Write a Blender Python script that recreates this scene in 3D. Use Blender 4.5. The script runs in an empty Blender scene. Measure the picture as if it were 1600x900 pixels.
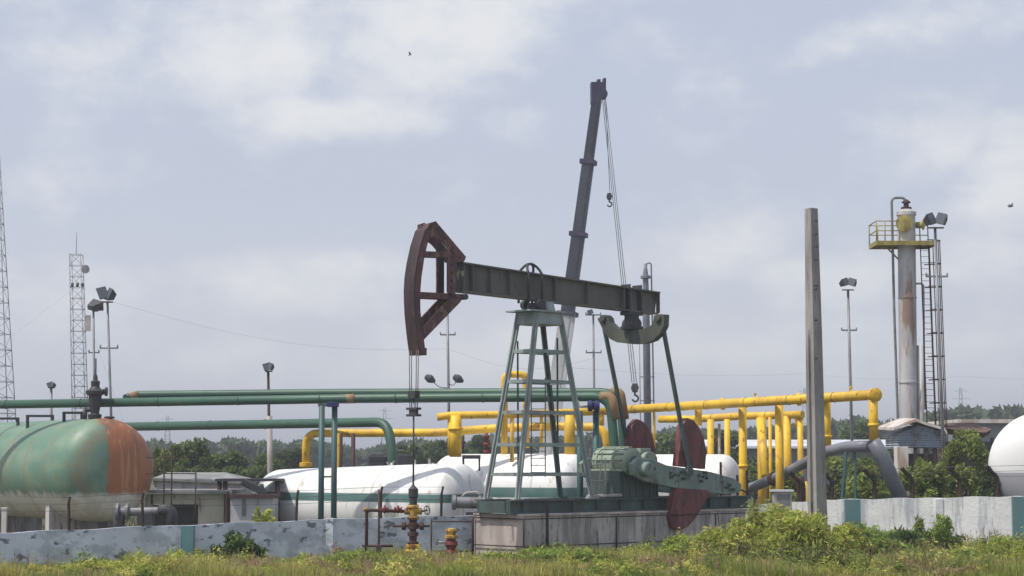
import bpy, math, random
import numpy as np
from mathutils import Vector, Matrix
R = math.radians
scene = bpy.context.scene
col = scene.collection

# ------------------------------------------------------------------ camera, sky, sun, exposure
CAM_Z = 3.2; FPX = 3000.0; HOR = 720.0
PITCH = math.atan((HOR - 450) / FPX)
cd = bpy.data.cameras.new("camera"); cam = bpy.data.objects.new("camera", cd); col.objects.link(cam)
cam.location = (0, 0, CAM_Z); cam.rotation_euler = (math.pi / 2 + PITCH, 0, 0)
cd.sensor_width = 36; cd.lens = 36 * FPX / 1600; cd.clip_start = 0.5; cd.clip_end = 9000
scene.camera = cam
SUN_DIR = Vector((-0.50, -0.24, 1.0)).normalized()       # direction towards the sun
SUN_EL = math.asin(SUN_DIR.z); SUN_AZ = math.atan2(SUN_DIR.x, SUN_DIR.y)

w = bpy.data.worlds.new("World"); scene.world = w; w.use_nodes = True
nt = w.node_tree; N = nt.nodes; L = nt.links
bg = N['Background']; bg.inputs[1].default_value = 0.1
sky = N.new('ShaderNodeTexSky'); sky.sky_type = 'NISHITA'; sky.sun_disc = False
sky.sun_elevation = SUN_EL; sky.sun_rotation = SUN_AZ; sky.air_density = 1.3; sky.dust_density = 2.5
tc = N.new('ShaderNodeTexCoord')
def wmath(op, a, b=None, c=None, clamp=False):
    m = N.new('ShaderNodeMath'); m.operation = op; m.use_clamp = clamp
    for i, x in enumerate((a, b, c)):
        if x is None: continue
        if isinstance(x, (int, float)): m.inputs[i].default_value = x
        else: L.new(x, m.inputs[i])
    return m.outputs[0]
sep = N.new('ShaderNodeSeparateXYZ'); L.new(tc.outputs['Generated'], sep.inputs[0])
# azimuth-like and elevation coordinates of the direction looked at
ay = wmath('MAXIMUM', sep.outputs[1], 0.05)
az = wmath('DIVIDE', sep.outputs[0], ay)
el = sep.outputs[2]
def wnoise(scale, detail, rough, sx, sz, off):
    mp = N.new('ShaderNodeMapping'); mp.inputs['Scale'].default_value = (sx, sx, sz); mp.inputs['Location'].default_value = off
    L.new(tc.outputs['Generated'], mp.inputs[0])
    n = N.new('ShaderNodeTexNoise'); n.inputs['Scale'].default_value = scale; n.inputs['Detail'].default_value = detail
    n.inputs['Roughness'].default_value = rough; L.new(mp.outputs[0], n.inputs[0]); return n.outputs[0]
def blob(px, py, sx, sy):
    """a soft cloud bank centred on one compass direction and height of the sky"""
    a0 = (px - 800) / FPX; e0 = (HOR - py) / FPX
    dx = wmath('MULTIPLY', wmath('SUBTRACT', az, a0), FPX / sx)
    dz = wmath('MULTIPLY', wmath('SUBTRACT', el, e0), FPX / sy)
    d2 = wmath('ADD', wmath('MULTIPLY', dx, dx), wmath('MULTIPLY', dz, dz))
    return wmath('EXPONENT', wmath('MULTIPLY', d2, -1.0))
n1 = wnoise(9.0, 10, 0.55, 1.0, 1.7, (3.1, 0.2, 0.7))
n2 = wnoise(26.0, 8, 0.6, 1.0, 1.5, (7.7, 1.2, 4.7))
banks = None
for b in [(300, 90, 330, 105), (640, 70, 260, 110), (560, 190, 260, 45), (60, 20, 90, 40), (480, 450, 200, 60), (1080, 400, 210, 70), (1260, 440, 150, 55),
          (1360, 80, 150, 45), (1480, 240, 110, 75), (1580, 300, 120, 110), (1500, 420, 130, 60), (900, 560, 900, 70), (100, 480, 260, 70)]:
    v = blob(*b); banks = v if banks is None else wmath('MAXIMUM', banks, v)
mask = wmath('ADD', wmath('MULTIPLY', banks, 0.62), wmath('ADD', wmath('MULTIPLY', wmath('SUBTRACT', n1, 0.5), 1.5), wmath('MULTIPLY', wmath('SUBTRACT', n2, 0.5), 1.15)))
cr = N.new('ShaderNodeMapRange'); cr.interpolation_type = 'SMOOTHSTEP'
cr.inputs['From Min'].default_value = 0.06; cr.inputs['From Max'].default_value = 0.84
L.new(mask, cr.inputs['Value'])
# thin high haze: strongest low over the land, thinner overhead
hz = N.new('ShaderNodeMapRange'); hz.inputs['From Min'].default_value = 0.0; hz.inputs['From Max'].default_value = 0.75
hz.inputs['To Min'].default_value = 0.95; hz.inputs['To Max'].default_value = 0.30; L.new(el, hz.inputs['Value'])
hcol = N.new('ShaderNodeMix'); hcol.data_type = 'RGBA'
hf = N.new('ShaderNodeMapRange'); hf.inputs['From Min'].default_value = 0.0; hf.inputs['From Max'].default_value = 0.14; L.new(el, hf.inputs['Value'])
L.new(hf.outputs[0], hcol.inputs[0])
hcol.inputs[6].default_value = (5.85, 6.05, 6.6, 1); hcol.inputs[7].default_value = (4.55, 4.85, 5.9, 1)
m1 = N.new('ShaderNodeMix'); m1.data_type = 'RGBA'
L.new(hz.outputs[0], m1.inputs[0]); L.new(sky.outputs[0], m1.inputs[6]); L.new(hcol.outputs[2], m1.inputs[7])
m2 = N.new('ShaderNodeMix'); m2.data_type = 'RGBA'
L.new(wmath('MULTIPLY', cr.outputs[0], 0.9), m2.inputs[0]); L.new(m1.outputs[2], m2.inputs[6])
m2.inputs[7].default_value = (6.6, 6.65, 6.7, 1)
L.new(m2.outputs[2], bg.inputs[0])

sd = bpy.data.lights.new("sun", 'SUN'); sun = bpy.data.objects.new("sun", sd); col.objects.link(sun)
sd.energy = 3.0; sd.angle = R(0.8); sd.color = (1.0, 0.95, 0.87)
sun.rotation_euler = SUN_DIR.to_track_quat('Z', 'Y').to_euler(); sun.location = (0, 0, 50)
vs = scene.view_settings; vs.view_transform = 'Standard'; vs.look = 'None'; vs.exposure = 0.40; vs.gamma = 1
vs.use_curve_mapping = False

# ------------------------------------------------------------------ helpers
SP, CP = math.sin(PITCH), math.cos(PITCH)
def ray(px, py):
    dx = (px - 800) / FPX; dz = (450 - py) / FPX
    return Vector((dx, CP - dz * SP, SP + dz * CP))
def at(px, py, Y):
    d = ray(px, py); d = d * (Y / d.y); return Vector((d.x, d.y, d.z + CAM_Z))
MATS = {}
class MB:
    def __init__(s): s.v = []; s.f = []; s.sm = []; s.st = []
    def add(s, vs_, fs, smooth=False):
        o = len(s.v); s.st.append((o, len(s.f))); s.v += [Vector(p) for p in vs_]
        for f in fs: s.f.append([i + o for i in f]); s.sm.append(smooth)
        return s
    def box(s, c, size, rz=0.0, taper=1.0):
        c = Vector(c); hx, hy, hz_ = [k / 2 for k in size]; m = Matrix.Rotation(rz, 3, 'Z'); vv = []
        for dz in (-1, 1):
            t = taper if dz > 0 else 1
            for dx, dy in ((-1, -1), (1, -1), (1, 1), (-1, 1)):
                vv.append(c + m @ Vector((dx * hx * t, dy * hy * t, dz * hz_)))
        return s.add(vv, [(3, 2, 1, 0), (4, 5, 6, 7), (0, 1, 5, 4), (1, 2, 6, 5), (2, 3, 7, 6), (3, 0, 4, 7)])
    def beam(s, p0, p1, w_, h, up=(0, 0, 1), w1=None, h1=None):
        p0 = Vector(p0); p1 = Vector(p1); d = (p1 - p0).normalized(); up = Vector(up)
        if abs(d.dot(up)) > 0.98: up = Vector((0.6, 0.8, 0))
        x = d.cross(up).normalized(); z = x.cross(d); vv = []
        for p, a, b in ((p0, w_, h), (p1, w1 or w_, h1 or h)):
            for i, j in ((-1, -1), (1, -1), (1, 1), (-1, 1)): vv.append(p + x * i * a / 2 + z * j * b / 2)
        return s.add(vv, [(3, 2, 1, 0), (4, 5, 6, 7), (0, 1, 5, 4), (1, 2, 6, 5), (2, 3, 7, 6), (3, 0, 4, 7)])
    def tube(s, p0, p1, r, r2=None, n=12):
        return s.pipe([p0, p1], r, n=n, r2=r2)
    def pipe(s, pts, r, bend=0.0, n=12, r2=None, caps=True):
        P = [Vector(p) for p in pts]
        if bend > 0 and len(P) > 2:
            Q = [P[0]]
            for a, b, c in zip(P, P[1:], P[2:]):
                d0 = (a - b); d1 = (c - b); t = min(bend, d0.length * .48, d1.length * .48)
                q0 = b + d0.normalized() * t; q1 = b + d1.normalized() * t
                for k in range(7):
                    u = k / 6; Q.append(q0 * (1 - u) ** 2 + b * 2 * u * (1 - u) + q1 * u * u)
            Q.append(P[-1]); P = Q
        m = len(P); T = []
        for i in range(m):
            T.append((P[min(i + 1, m - 1)] - P[max(i - 1, 0)]).normalized())
        up = Vector((0, 0, 1)) if abs(T[0].z) < .9 else Vector((1, 0, 0))
        x = T[0].cross(up).normalized(); vv = []
        for i in range(m):
            x = (x - T[i] * x.dot(T[i])).normalized(); y = T[i].cross(x)
            rr = r if r2 is None else r + (r2 - r) * i / (m - 1)
            for k in range(n):
                a = 2 * math.pi * k / n; vv.append(P[i] + (x * math.cos(a) + y * math.sin(a)) * rr)
        o = len(s.v); s.st.append((o, len(s.f))); s.v += vv
        for i in range(m - 1):
            for k in range(n):
                k2 = (k + 1) % n
                s.f.append([o + i * n + k, o + i * n + k2, o + (i + 1) * n + k2, o + (i + 1) * n + k]); s.sm.append(True)
        if caps:
            s.f.append([o + k for k in range(n)][::-1]); s.sm.append(False)
            s.f.append([o + (m - 1) * n + k for k in range(n)]); s.sm.append(False)
        return s
    def lathe(s, prof, origin, axis=(0, 0, 1), n=24, smooth=True):
        """prof: list of (radius, distance along axis)"""
        a = Vector(axis).normalized(); up = Vector((0, 0, 1)) if abs(a.z) < .9 else Vector((1, 0, 0))
        x = a.cross(up).normalized(); y = a.cross(x); o = len(s.v); origin = Vector(origin); s.st.append((o, len(s.f)))
        def ring(r, h):
            q = len(s.v)
            for k in range(n):
                t = 2 * math.pi * k / n; s.v.append(origin + a * h + (x * math.cos(t) + y * math.sin(t)) * max(r, 1e-4))
            return q
        prev = None; pd = None; first = None
        for (r0, h0), (r1, h1) in zip(prof, prof[1:]):
            d = Vector((r1 - r0, h1 - h0)); d = d.normalized() if d.length > 0 else Vector((1, 0))
            qa = prev if prev is not None and pd.dot(d) > .85 else ring(r0, h0); qb = ring(r1, h1)
            if first is None: first = qa
            for k in range(n):
                k2 = (k + 1) % n; s.f.append([qa + k2, qa + k, qb + k, qb + k2]); s.sm.append(smooth)
            prev = qb; pd = d
        s.f.append([first + k for k in range(n)]); s.sm.append(False)
        s.f.append([prev + k for k in range(n)][::-1]); s.sm.append(False)
        return s
    def prism(s, pts, off):
        """closed outline pts, thickened by vector off"""
        pts = [Vector(p) for p in pts]; off = Vector(off); n = len(pts)
        vv = pts + [p + off for p in pts]
        return s.add(vv, [list(range(n))[::-1], list(range(n, 2 * n))] + [[i, (i + 1) % n, n + (i + 1) % n, n + i] for i in range(n)])
    def loose(s, name, mat, parent, local=False):
        out = []; e = s.st + [(len(s.v), len(s.f))]
        for (v0, f0), (v1, f1) in zip(e, e[1:]):
            m = MB(); m.v = s.v[v0:v1]; m.f = [[k - v0 for k in f] for f in s.f[f0:f1]]; m.sm = s.sm[f0:f1]; out.append(m.build(name, mat, parent, local))
        return out
    def build(s, name, mat, parent=None, local=False, bevel=0.0):
        me = bpy.data.meshes.new(name); vv = s.v
        if parent is not None and not local:
            inv = MATS[parent.name].inverted(); vv = [inv @ p for p in vv]
        me.from_pydata([tuple(p) for p in vv], [], s.f); me.polygons.foreach_set('use_smooth', s.sm)
        me.materials.append(mat); me.update()
        o = bpy.data.objects.new(name, me); col.objects.link(o)
        if parent is not None: o.parent = parent; MATS[o.name] = MATS[parent.name]
        else: MATS[o.name] = Matrix.Identity(4)
        if bevel:
            b = o.modifiers.new('bevel', 'BEVEL'); b.width = bevel; b.segments = 2; b.limit_method = 'ANGLE'
        return o
def tag(o, label=None, cat=None, group=None, kind=None):
    if label: o['label'] = label
    if cat: o['category'] = cat
    if group: o['group'] = group
    if kind: o['kind'] = kind
    return o
def thing(name, label, cat, loc, rz=0.0, group=None):
    o = bpy.data.objects.new(name, None); col.objects.link(o); o.empty_display_size = .3
    o.location = loc; o.rotation_euler = (0, 0, rz)
    MATS[o.name] = Matrix.Translation(Vector(loc)) @ Matrix.Rotation(rz, 4, 'Z')
    return tag(o, label, cat, group)

# ------------------------------------------------------------------ materials
def newmat(name):
    m = bpy.data.materials.new(name); m.use_nodes = True; return m, m.node_tree.nodes, m.node_tree.links, m.node_tree.nodes['Principled BSDF']
def mixc(N_, L_, fac, a, b):
    m = N_.new('ShaderNodeMix'); m.data_type = 'RGBA'
    if isinstance(fac, (int, float)): m.inputs[0].default_value = fac
    else: L_.new(fac, m.inputs[0])
    for i, x in ((6, a), (7, b)):
        if isinstance(x, tuple): m.inputs[i].default_value = (*x[:3], 1)
        else: L_.new(x, m.inputs[i])
    return m.outputs[2]
def noisemask(N_, L_, tcout, scale, lo, hi, stretch=(1, 1, 1), detail=6, off=(0, 0, 0), rough=.6):
    mp = N_.new('ShaderNodeMapping'); mp.inputs['Scale'].default_value = stretch; mp.inputs['Location'].default_value = off
    L_.new(tcout, mp.inputs[0]); n = N_.new('ShaderNodeTexNoise'); n.inputs['Scale'].default_value = scale
    n.inputs['Detail'].default_value = detail; n.inputs['Roughness'].default_value = rough; L_.new(mp.outputs[0], n.inputs[0])
    r = N_.new('ShaderNodeMapRange'); r.interpolation_type = 'SMOOTHSTEP'
    r.inputs['From Min'].default_value = lo; r.inputs['From Max'].default_value = hi; L_.new(n.outputs[0], r.inputs['Value'])
    return r.outputs[0]
def zband(N_, L_, tcout, z, soft, wob=0.0, axis=2):
    s = N_.new('ShaderNodeSeparateXYZ'); L_.new(tcout, s.inputs[0]); v = s.outputs[axis]
    if wob:
        n = N_.new('ShaderNodeTexNoise'); n.inputs['Scale'].default_value = 2.5; n.inputs['Detail'].default_value = 5; L_.new(tcout, n.inputs[0])
        m = N_.new('ShaderNodeMath'); m.operation = 'MULTIPLY_ADD'; L_.new(n.outputs[0], m.inputs[0]); m.inputs[1].default_value = wob; L_.new(v, m.inputs[2]); v = m.outputs[0]
        z += wob * .5
    r = N_.new('ShaderNodeMapRange'); r.inputs['From Min'].default_value = z - soft; r.inputs['From Max'].default_value = z + soft
    L_.new(v, r.inputs['Value']); return r.outputs[0]
def paint(name, c, rough=.55, dirt=None, damt=.6, dscale=1.6, dr=(.5, .72), rust=None, ramt=.9, rscale=3.5, rr=(.58, .66), metallic=0.0, stretch=(1, 1, .35), bump=.15, bscale=25):
    m, N_, L_, p = newmat(name); t = N_.new('ShaderNodeTexCoord').outputs['Object']; c = tuple(c)
    out = mixc(N_, L_, noisemask(N_, L_, t, .7, .3, .7, off=(4, 2, 1)), tuple(x * .88 for x in c), tuple(min(1, x * 1.08) for x in c))
    if dirt:
        f = noisemask(N_, L_, t, dscale, dr[0], dr[1], stretch); mm = N_.new('ShaderNodeMath'); mm.operation = 'MULTIPLY'; L_.new(f, mm.inputs[0]); mm.inputs[1].default_value = damt
        out = mixc(N_, L_, mm.outputs[0], out, dirt)
    if rust:
        f = noisemask(N_, L_, t, rscale, rr[0], rr[1], stretch, off=(9, 5, 2), detail=9); mm = N_.new('ShaderNodeMath'); mm.operation = 'MULTIPLY'; L_.new(f, mm.inputs[0]); mm.inputs[1].default_value = ramt
        out = mixc(N_, L_, mm.outputs[0], out, rust)
    L_.new(out, p.inputs['Base Color']); p.inputs['Roughness'].default_value = rough; p.inputs['Metallic'].default_value = metallic
    p.inputs['Specular IOR Level'].default_value = .35
    if bump:
        n = N_.new('ShaderNodeTexNoise'); n.inputs['Scale'].default_value = bscale; n.inputs['Detail'].default_value = 4; L_.new(t, n.inputs[0])
        b = N_.new('ShaderNodeBump'); b.inputs['Strength'].default_value = bump; b.inputs['Distance'].default_value = .03
        L_.new(n.outputs[0], b.inputs['Height']); L_.new(b.outputs[0], p.inputs['Normal'])
    return m
RUST = (.16, .055, .025); DRUST = (.07, .028, .018)
M = {}
M['head'] = paint('oxide_red', (.15, .062, .058), .6, (.06, .032, .03), .85, 2.6, (.42, .62), (.26, .16, .13), .6, 6, (.56, .64))
M['head_arc'] = paint('dark_arc', (.06, .034, .034), .5, (.03, .02, .02), .7, 2.5, (.42, .62), (.14, .06, .045), .6, 5, (.55, .65))  # front plate coloured darker than the oxide red side frames
M['weight'] = paint('red_weight', (.185, .055, .055), .6, (.08, .03, .03), .8, 3, (.42, .6), (.16, .14, .13), .7, 6)
M['olive'] = paint('olive_beam', (.13, .128, .108), .6, (.06, .058, .05), .6, 1.5, (.4, .7), (.10, .06, .04), .5, 4)
M['equal'] = paint('equalizer_green', (.085, .092, .075), .6, (.045, .048, .04), .6, 2, (.42, .65))
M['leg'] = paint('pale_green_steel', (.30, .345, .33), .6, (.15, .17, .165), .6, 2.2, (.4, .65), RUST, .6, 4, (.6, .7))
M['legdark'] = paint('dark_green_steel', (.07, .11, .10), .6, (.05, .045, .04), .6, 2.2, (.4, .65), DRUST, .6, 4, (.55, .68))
M['skid'] = paint('skid_green', (.075, .115, .105), .6, (.045, .05, .045), .7, 1.5, (.4, .65), RUST, .5, 3)
M['reducer'] = paint('reducer_green', (.30, .355, .275), .5, (.17, .20, .16), .6, 2.5, (.45, .7), DRUST, .6, 5)
M['crank'] = paint('crank_green', (.20, .26, .225), .6, (.11, .135, .12), .6, 3, (.45, .7), DRUST, .7, 6, (.55, .65))
M['dark'] = paint('dark_iron', (.045, .045, .05), .55, (.09, .08, .07), .5, 3)
M['rod'] = paint('polished_steel', (.10, .10, .11), .35, None, metallic=.6)
M['gpipe'] = paint('pipe_green', (.05, .115, .08), .45, (.04, .07, .055), .5, 1.2, (.45, .7), (.20, .15, .10), .35, 2.5, (.6, .72), stretch=(.5, .5, .5))
M['orange'] = paint('primer_orange', (.32, .20, .10), .55, (.12, .13, .08), .6, 1.6, (.4, .7))
M['teal'] = paint('post_teal', (.05, .12, .12), .5, (.04, .07, .07), .5, 2, (.4, .7), RUST, .4, 4)
M['yellow'] = paint('pipe_yellow', (.80, .50, .03), .5, (.56, .34, .05), .8, 1.6, (.42, .62), (.24, .11, .035), .8, 4.5, (.585, .66), stretch=(.8, .8, .5))
M['yellow2'] = paint('faded_yellow', (.36, .31, .08), .6, (.18, .14, .05), .7, 2.5, (.42, .6), RUST, .6, 4)
M['grey_pipe'] = paint('grey_pipe', (.19, .195, .225), .42, (.11, .11, .13), .6, 1.2, (.45, .65), RUST, .4, 3, (.62, .7), stretch=(.6, .6, .6))
M['concrete'] = paint('pedestal_concrete', (.52, .485, .47), .85, (.24, .22, .21), .85, 1.6, (.42, .6), (.12, .10, .09), .8, 3.4, (.56, .65), stretch=(1.3, 1.3, .25), bump=.4)
M['concrete_warm'] = paint('end_concrete', (.52, .45, .42), .85, (.30, .26, .24), .7, 1.6, (.45, .62), (.13, .10, .09), .5, 3.0, bump=.4)
M['pole'] = paint('pole_concrete', (.33, .31, .295), .85, (.19, .175, .165), .7, 1.4, (.42, .62), (.09, .08, .075), .7, 6, (.58, .66), stretch=(2, 2, .25), bump=.5)
M['wall_blue'] = paint('wall_bluewash', (.64, .67, .74), .85, (.38, .41, .46), .8, 1.8, (.45, .6), (.10, .11, .12), .85, 3.0, (.565, .63), stretch=(.7, .7, 1.1), bump=.5, bscale=9)
M['wall_white'] = paint('wall_whitewash', (.72, .72, .71), .85, (.38, .40, .43), .85, 1.8, (.5, .62), (.30, .19, .12), .8, 3.2, (.585, .66), stretch=(1.2, 1.2, .16), bump=.5, bscale=9)
M['wall_teal'] = paint('pilaster_teal', (.10, .22, .23), .8, (.16, .20, .20), .6, 2, (.4, .65))
M['post_rust'] = paint('rusty_post', (.03, .02, .018), .75, (.07, .03, .02), .6, 4, (.42, .6))
M['galv'] = paint('galvanised', (.22, .225, .24), .5, (.12, .10, .09), .7, 1.8, (.45, .65), RUST, .6, 3, (.58, .68), metallic=.2)
M['galv_light'] = paint('pale_post', (.42, .40, .38), .7, (.25, .20, .17), .6, 2, (.45, .65))
M['wire'] = paint('wire', (.10, .095, .09), .6)
M['cable'] = paint('crane_cable', (.12, .12, .12), .5)
M['lamp'] = paint('lamp_housing', (.06, .062, .07), .5, (.1, .1, .1), .5, 3)
M['red'] = paint('valve_red', (.19, .03, .03), .6, (.10, .03, .025), .7, 6, (.42, .6))
M['valve_yellow'] = paint('valve_yellow', (.55, .36, .04), .6, (.16, .07, .04), .85, 7, (.42, .56))
M['brown'] = paint('rusty_pipe', (.075, .035, .032), .7, (.035, .022, .022), .7, 4, (.42, .6))
M['boom'] = paint('boom_grey', (.065, .065, .085), .5, (.035, .035, .05), .7, .6, (.42, .62))
M['boom_pale'] = paint('boom_pale', (.55, .55, .54), .5, (.30, .30, .28), .6, .5, (.45, .62))
M['crane_yellow'] = paint('crane_body', (.45, .44, .42), .5, (.2, .2, .2), .6, 1)
M['boom_head'] = paint('boom_head', (.045, .035, .075), .5)
M['column'] = paint('column_steel', (.50, .49, .49), .5, (.30, .27, .24), .7, .9, (.42, .62), (.22, .11, .07), .8, 1.5, (.545, .66), stretch=(1.3, 1.3, .22))
M['cream'] = paint('cream_wall', (.50, .49, .40), .85, (.30, .28, .22), .7, 1.2, (.45, .65), (.13, .12, .1), .6, 2)
M['pale_wall'] = paint('pale_block', (.50, .50, .52), .85, (.32, .28, .28), .7, .9, (.45, .65), (.2, .15, .13), .6, 2)
M['roofgrey'] = paint('roof_grey', (.26, .26, .25), .8, (.16, .16, .15), .7, 1.1, (.45, .6))
M['slab'] = paint('dark_slab', (.055, .055, .06), .8)
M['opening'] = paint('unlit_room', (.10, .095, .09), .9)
M['tin'] = None
M['thatch'] = paint('brown_roof', (.14, .085, .06), .9, (.07, .045, .035), .8, 1.5, (.42, .6), (.33, .24, .20), .7, 2.4, (.58, .66))
M['tarp'] = paint('pale_tarp', (.62, .58, .54), .7, (.35, .22, .15), .7, 1.2, (.45, .6))
M['farwhite'] = paint('warehouse_white', (.62, .64, .68), .6, (.4, .4, .42), .5, .3, (.45, .65))
M['farwall'] = paint('warehouse_wall', (.20, .215, .235), .8, (.13, .135, .14), .6, .5)
M['bark'] = paint('bark', (.11, .085, .065), .9, (.06, .05, .04), .6, 4)
M['tyre'] = paint('tyre', (.025, .025, .025), .8)
M['glass'] = paint('cab_glass', (.03, .035, .04), .15, bump=0)
M['lens'] = paint('lamp_lens', (.09, .10, .115), .2, bump=0)
M['navy'] = paint('valve_navy', (.03, .035, .11), .5)

def corrugated(name, c, dirtc, axis='X', scale=6):
    m, N_, L_, p = newmat(name); t = N_.new('ShaderNodeTexCoord').outputs['Object']
    wv = N_.new('ShaderNodeTexWave'); wv.bands_direction = axis; wv.inputs['Scale'].default_value = scale; L_.new(t, wv.inputs[0])
    b = N_.new('ShaderNodeBump'); b.inputs['Strength'].default_value = .9; b.inputs['Distance'].default_value = .05; L_.new(wv.outputs[1], b.inputs['Height']); L_.new(b.outputs[0], p.inputs['Normal'])
    o = mixc(N_, L_, noisemask(N_, L_, t, 1.3, .45, .62), c, dirtc)
    L_.new(o, p.inputs['Base Color']); p.inputs['Roughness'].default_value = .5; return m
M['tin'] = corrugated('corrugated_tin', (.30, .35, .43), (.20, .19, .20), 'Z', 3)
M['brush_far'] = None

def tank_green_mat():
    m, N_, L_, p = newmat('tank_green_orange_cream'); t = N_.new('ShaderNodeTexCoord').outputs['Object']
    g = mixc(N_, L_, noisemask(N_, L_, t, 1.1, .42, .66, (.5, 1, 1)), (.115, .22, .155), (.19, .27, .19))
    g = mixc(N_, L_, noisemask(N_, L_, t, 3, .6, .7, (.6, 2, .3), off=(5, 3, 1)), g, (.22, .13, .08))
    # rings of rust along the plate welds (object x runs along the axis)
    wv = N_.new('ShaderNodeTexWave'); wv.bands_direction = 'X'; wv.inputs['Scale'].default_value = .165; wv.inputs['Distortion'].default_value = .25; L_.new(t, wv.inputs[0])
    rr_ = N_.new('ShaderNodeMapRange'); rr_.inputs['From Min'].default_value = .95; rr_.inputs['From Max'].default_value = 1.0; rr_.inputs['To Max'].default_value = .5; L_.new(wv.outputs[1], rr_.inputs['Value'])
    g = mixc(N_, L_, rr_.outputs[0], g, (.24, .16, .10))
    orange = mixc(N_, L_, noisemask(N_, L_, t, 1.2, .38, .66, (1, 1.2, .4)), (.38, .135, .05), (.16, .10, .075))
    orange = mixc(N_, L_, noisemask(N_, L_, t, 2.6, .52, .66, (2, 2, .12), off=(1, 7, 3), detail=9), orange, (.46, .24, .12))
    g = mixc(N_, L_, noisemask(N_, L_, t, 2.4, .54, .68, (1.5, 1.5, .1), off=(2, 3, 3), detail=9), g, (.20, .22, .14))
    # orange repaint covers the far side of the dome: object y > .1 and x on the dome
    fy = zband(N_, L_, t, ORANGE_Y, .09, .55, axis=1); fx = zband(N_, L_, t, -.25, .04, axis=0)
    f = N_.new('ShaderNodeMath'); f.operation = 'MULTIPLY'; L_.new(fy, f.inputs[0]); L_.new(fx, f.inputs[1])
    top = mixc(N_, L_, f.outputs[0], g, orange)
    low = mixc(N_, L_, noisemask(N_, L_, t, 1.5, .45, .65, (1, 1, .3)), (.70, .67, .61), (.54, .50, .42))
    c = mixc(N_, L_, zband(N_, L_, t, 1.95, .12, .5), low, top)
    L_.new(c, p.inputs['Base Color']); p.inputs['Roughness'].default_value = .5; return m
def tank_white_mat(name, z0, z1):
    m, N_, L_, p = newmat(name); t = N_.new('ShaderNodeTexCoord').outputs['Object']
    wt = mixc(N_, L_, noisemask(N_, L_, t, 1.3, .45, .75, (.6, 1.3, .5)), (.80, .80, .79), (.68, .67, .64))
    drip = noisemask(N_, L_, t, 2.2, .56, .70, (1.6, 1.6, .10), off=(3, 8, 1), detail=8); wt = mixc(N_, L_, drip, wt, (.50, .45, .38))
    wv = N_.new('ShaderNodeTexWave'); wv.bands_direction = 'X'; wv.inputs['Scale'].default_value = .16; L_.new(t, wv.inputs[0])
    sr = N_.new('ShaderNodeMapRange'); sr.inputs['From Min'].default_value = .992; sr.inputs['From Max'].default_value = .999; sr.inputs['To Max'].default_value = .6; L_.new(wv.outputs[1], sr.inputs['Value']); wt = mixc(N_, L_, sr.outputs[0], wt, (.42, .40, .36))
    if z1:
        gr = mixc(N_, L_, noisemask(N_, L_, t, 2, .4, .7), (.07, .155, .14), (.11, .18, .17))
        a = zband(N_, L_, t, z0, .02); b = zband(N_, L_, t, z1, .02)
        q = N_.new('ShaderNodeMath'); q.operation = 'SUBTRACT'; L_.new(a, q.inputs[0]); L_.new(b, q.inputs[1])
        wt = mixc(N_, L_, q.outputs[0], wt, gr)
    L_.new(wt, p.inputs['Base Color']); p.inputs['Roughness'].default_value = .4; return m

def tank_edge_mat():  # grey lower half: the shade under the tank is put into its colour
    m, N_, L_, p = newmat('tank_white_shaded_below'); t = N_.new('ShaderNodeTexCoord').outputs['Object']
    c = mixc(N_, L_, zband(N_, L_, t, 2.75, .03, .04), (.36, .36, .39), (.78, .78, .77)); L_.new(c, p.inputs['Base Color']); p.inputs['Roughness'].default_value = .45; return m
def leafmat(name, trans=.45):
    m, N_, L_, p = newmat(name); a = N_.new('ShaderNodeAttribute'); a.attribute_name = 'tint'
    L_.new(a.outputs['Color'], p.inputs['Base Color']); p.inputs['Roughness'].default_value = .6; p.inputs['Specular IOR Level'].default_value = .25
    tr = N_.new('ShaderNodeBsdfTranslucent'); L_.new(a.outputs['Color'], tr.inputs['Color'])
    mx = N_.new('ShaderNodeMixShader'); mx.inputs[0].default_value = trans
    L_.new(p.outputs[0], mx.inputs[1]); L_.new(tr.outputs[0], mx.inputs[2]); L_.new(mx.outputs[0], N_['Material Output'].inputs[0]); return m
M['leaf'] = leafmat('foliage')

def ground_mat():
    m, N_, L_, p = newmat('dry_ground'); t = N_.new('ShaderNodeTexCoord').outputs['Object']
    g = mixc(N_, L_, noisemask(N_, L_, t, .35, .4, .62), (.10, .085, .055), (.055, .075, .025))
    g = mixc(N_, L_, noisemask(N_, L_, t, 6, .5, .65), g, (.17, .14, .10))
    L_.new(g, p.inputs['Base Color']); p.inputs['Roughness'].default_value = .95
    n = N_.new('ShaderNodeTexNoise'); n.inputs['Scale'].default_value = 5; L_.new(t, n.inputs[0])
    b = N_.new('ShaderNodeBump'); b.inputs['Distance'].default_value = .15; L_.new(n.outputs[0], b.inputs['Height']); L_.new(b.outputs[0], p.inputs['Normal']); return m

def quads(name, V, C, mat, parent=None, nper=4):
    """V: (n*nper,3) world corners, C: (n,3) tint per face"""
    n = len(V) // nper; me = bpy.data.meshes.new(name)
    if parent is not None:
        inv = np.array(MATS[parent.name].inverted()); V = V @ inv[:3, :3].T + inv[:3, 3]
    me.vertices.add(len(V)); me.vertices.foreach_set('co', V.astype(np.float32).ravel())
    me.loops.add(len(V)); me.loops.foreach_set('vertex_index', np.arange(len(V), dtype=np.int32))
    me.polygons.add(n); me.polygons.foreach_set('loop_start', np.arange(0, n * nper, nper, dtype=np.int32))
    a = me.color_attributes.new('tint', 'FLOAT_COLOR', 'POINT')
    cc = np.ones((n, nper, 4), np.float32); cc[:, :, :3] = C[:, None, :]; a.data.foreach_set('color', cc.ravel())
    me.materials.append(mat); me.update(calc_edges=True); me.validate()
    o = bpy.data.objects.new(name, me); col.objects.link(o)
    if parent is not None: o.parent = parent
    return o
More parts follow.
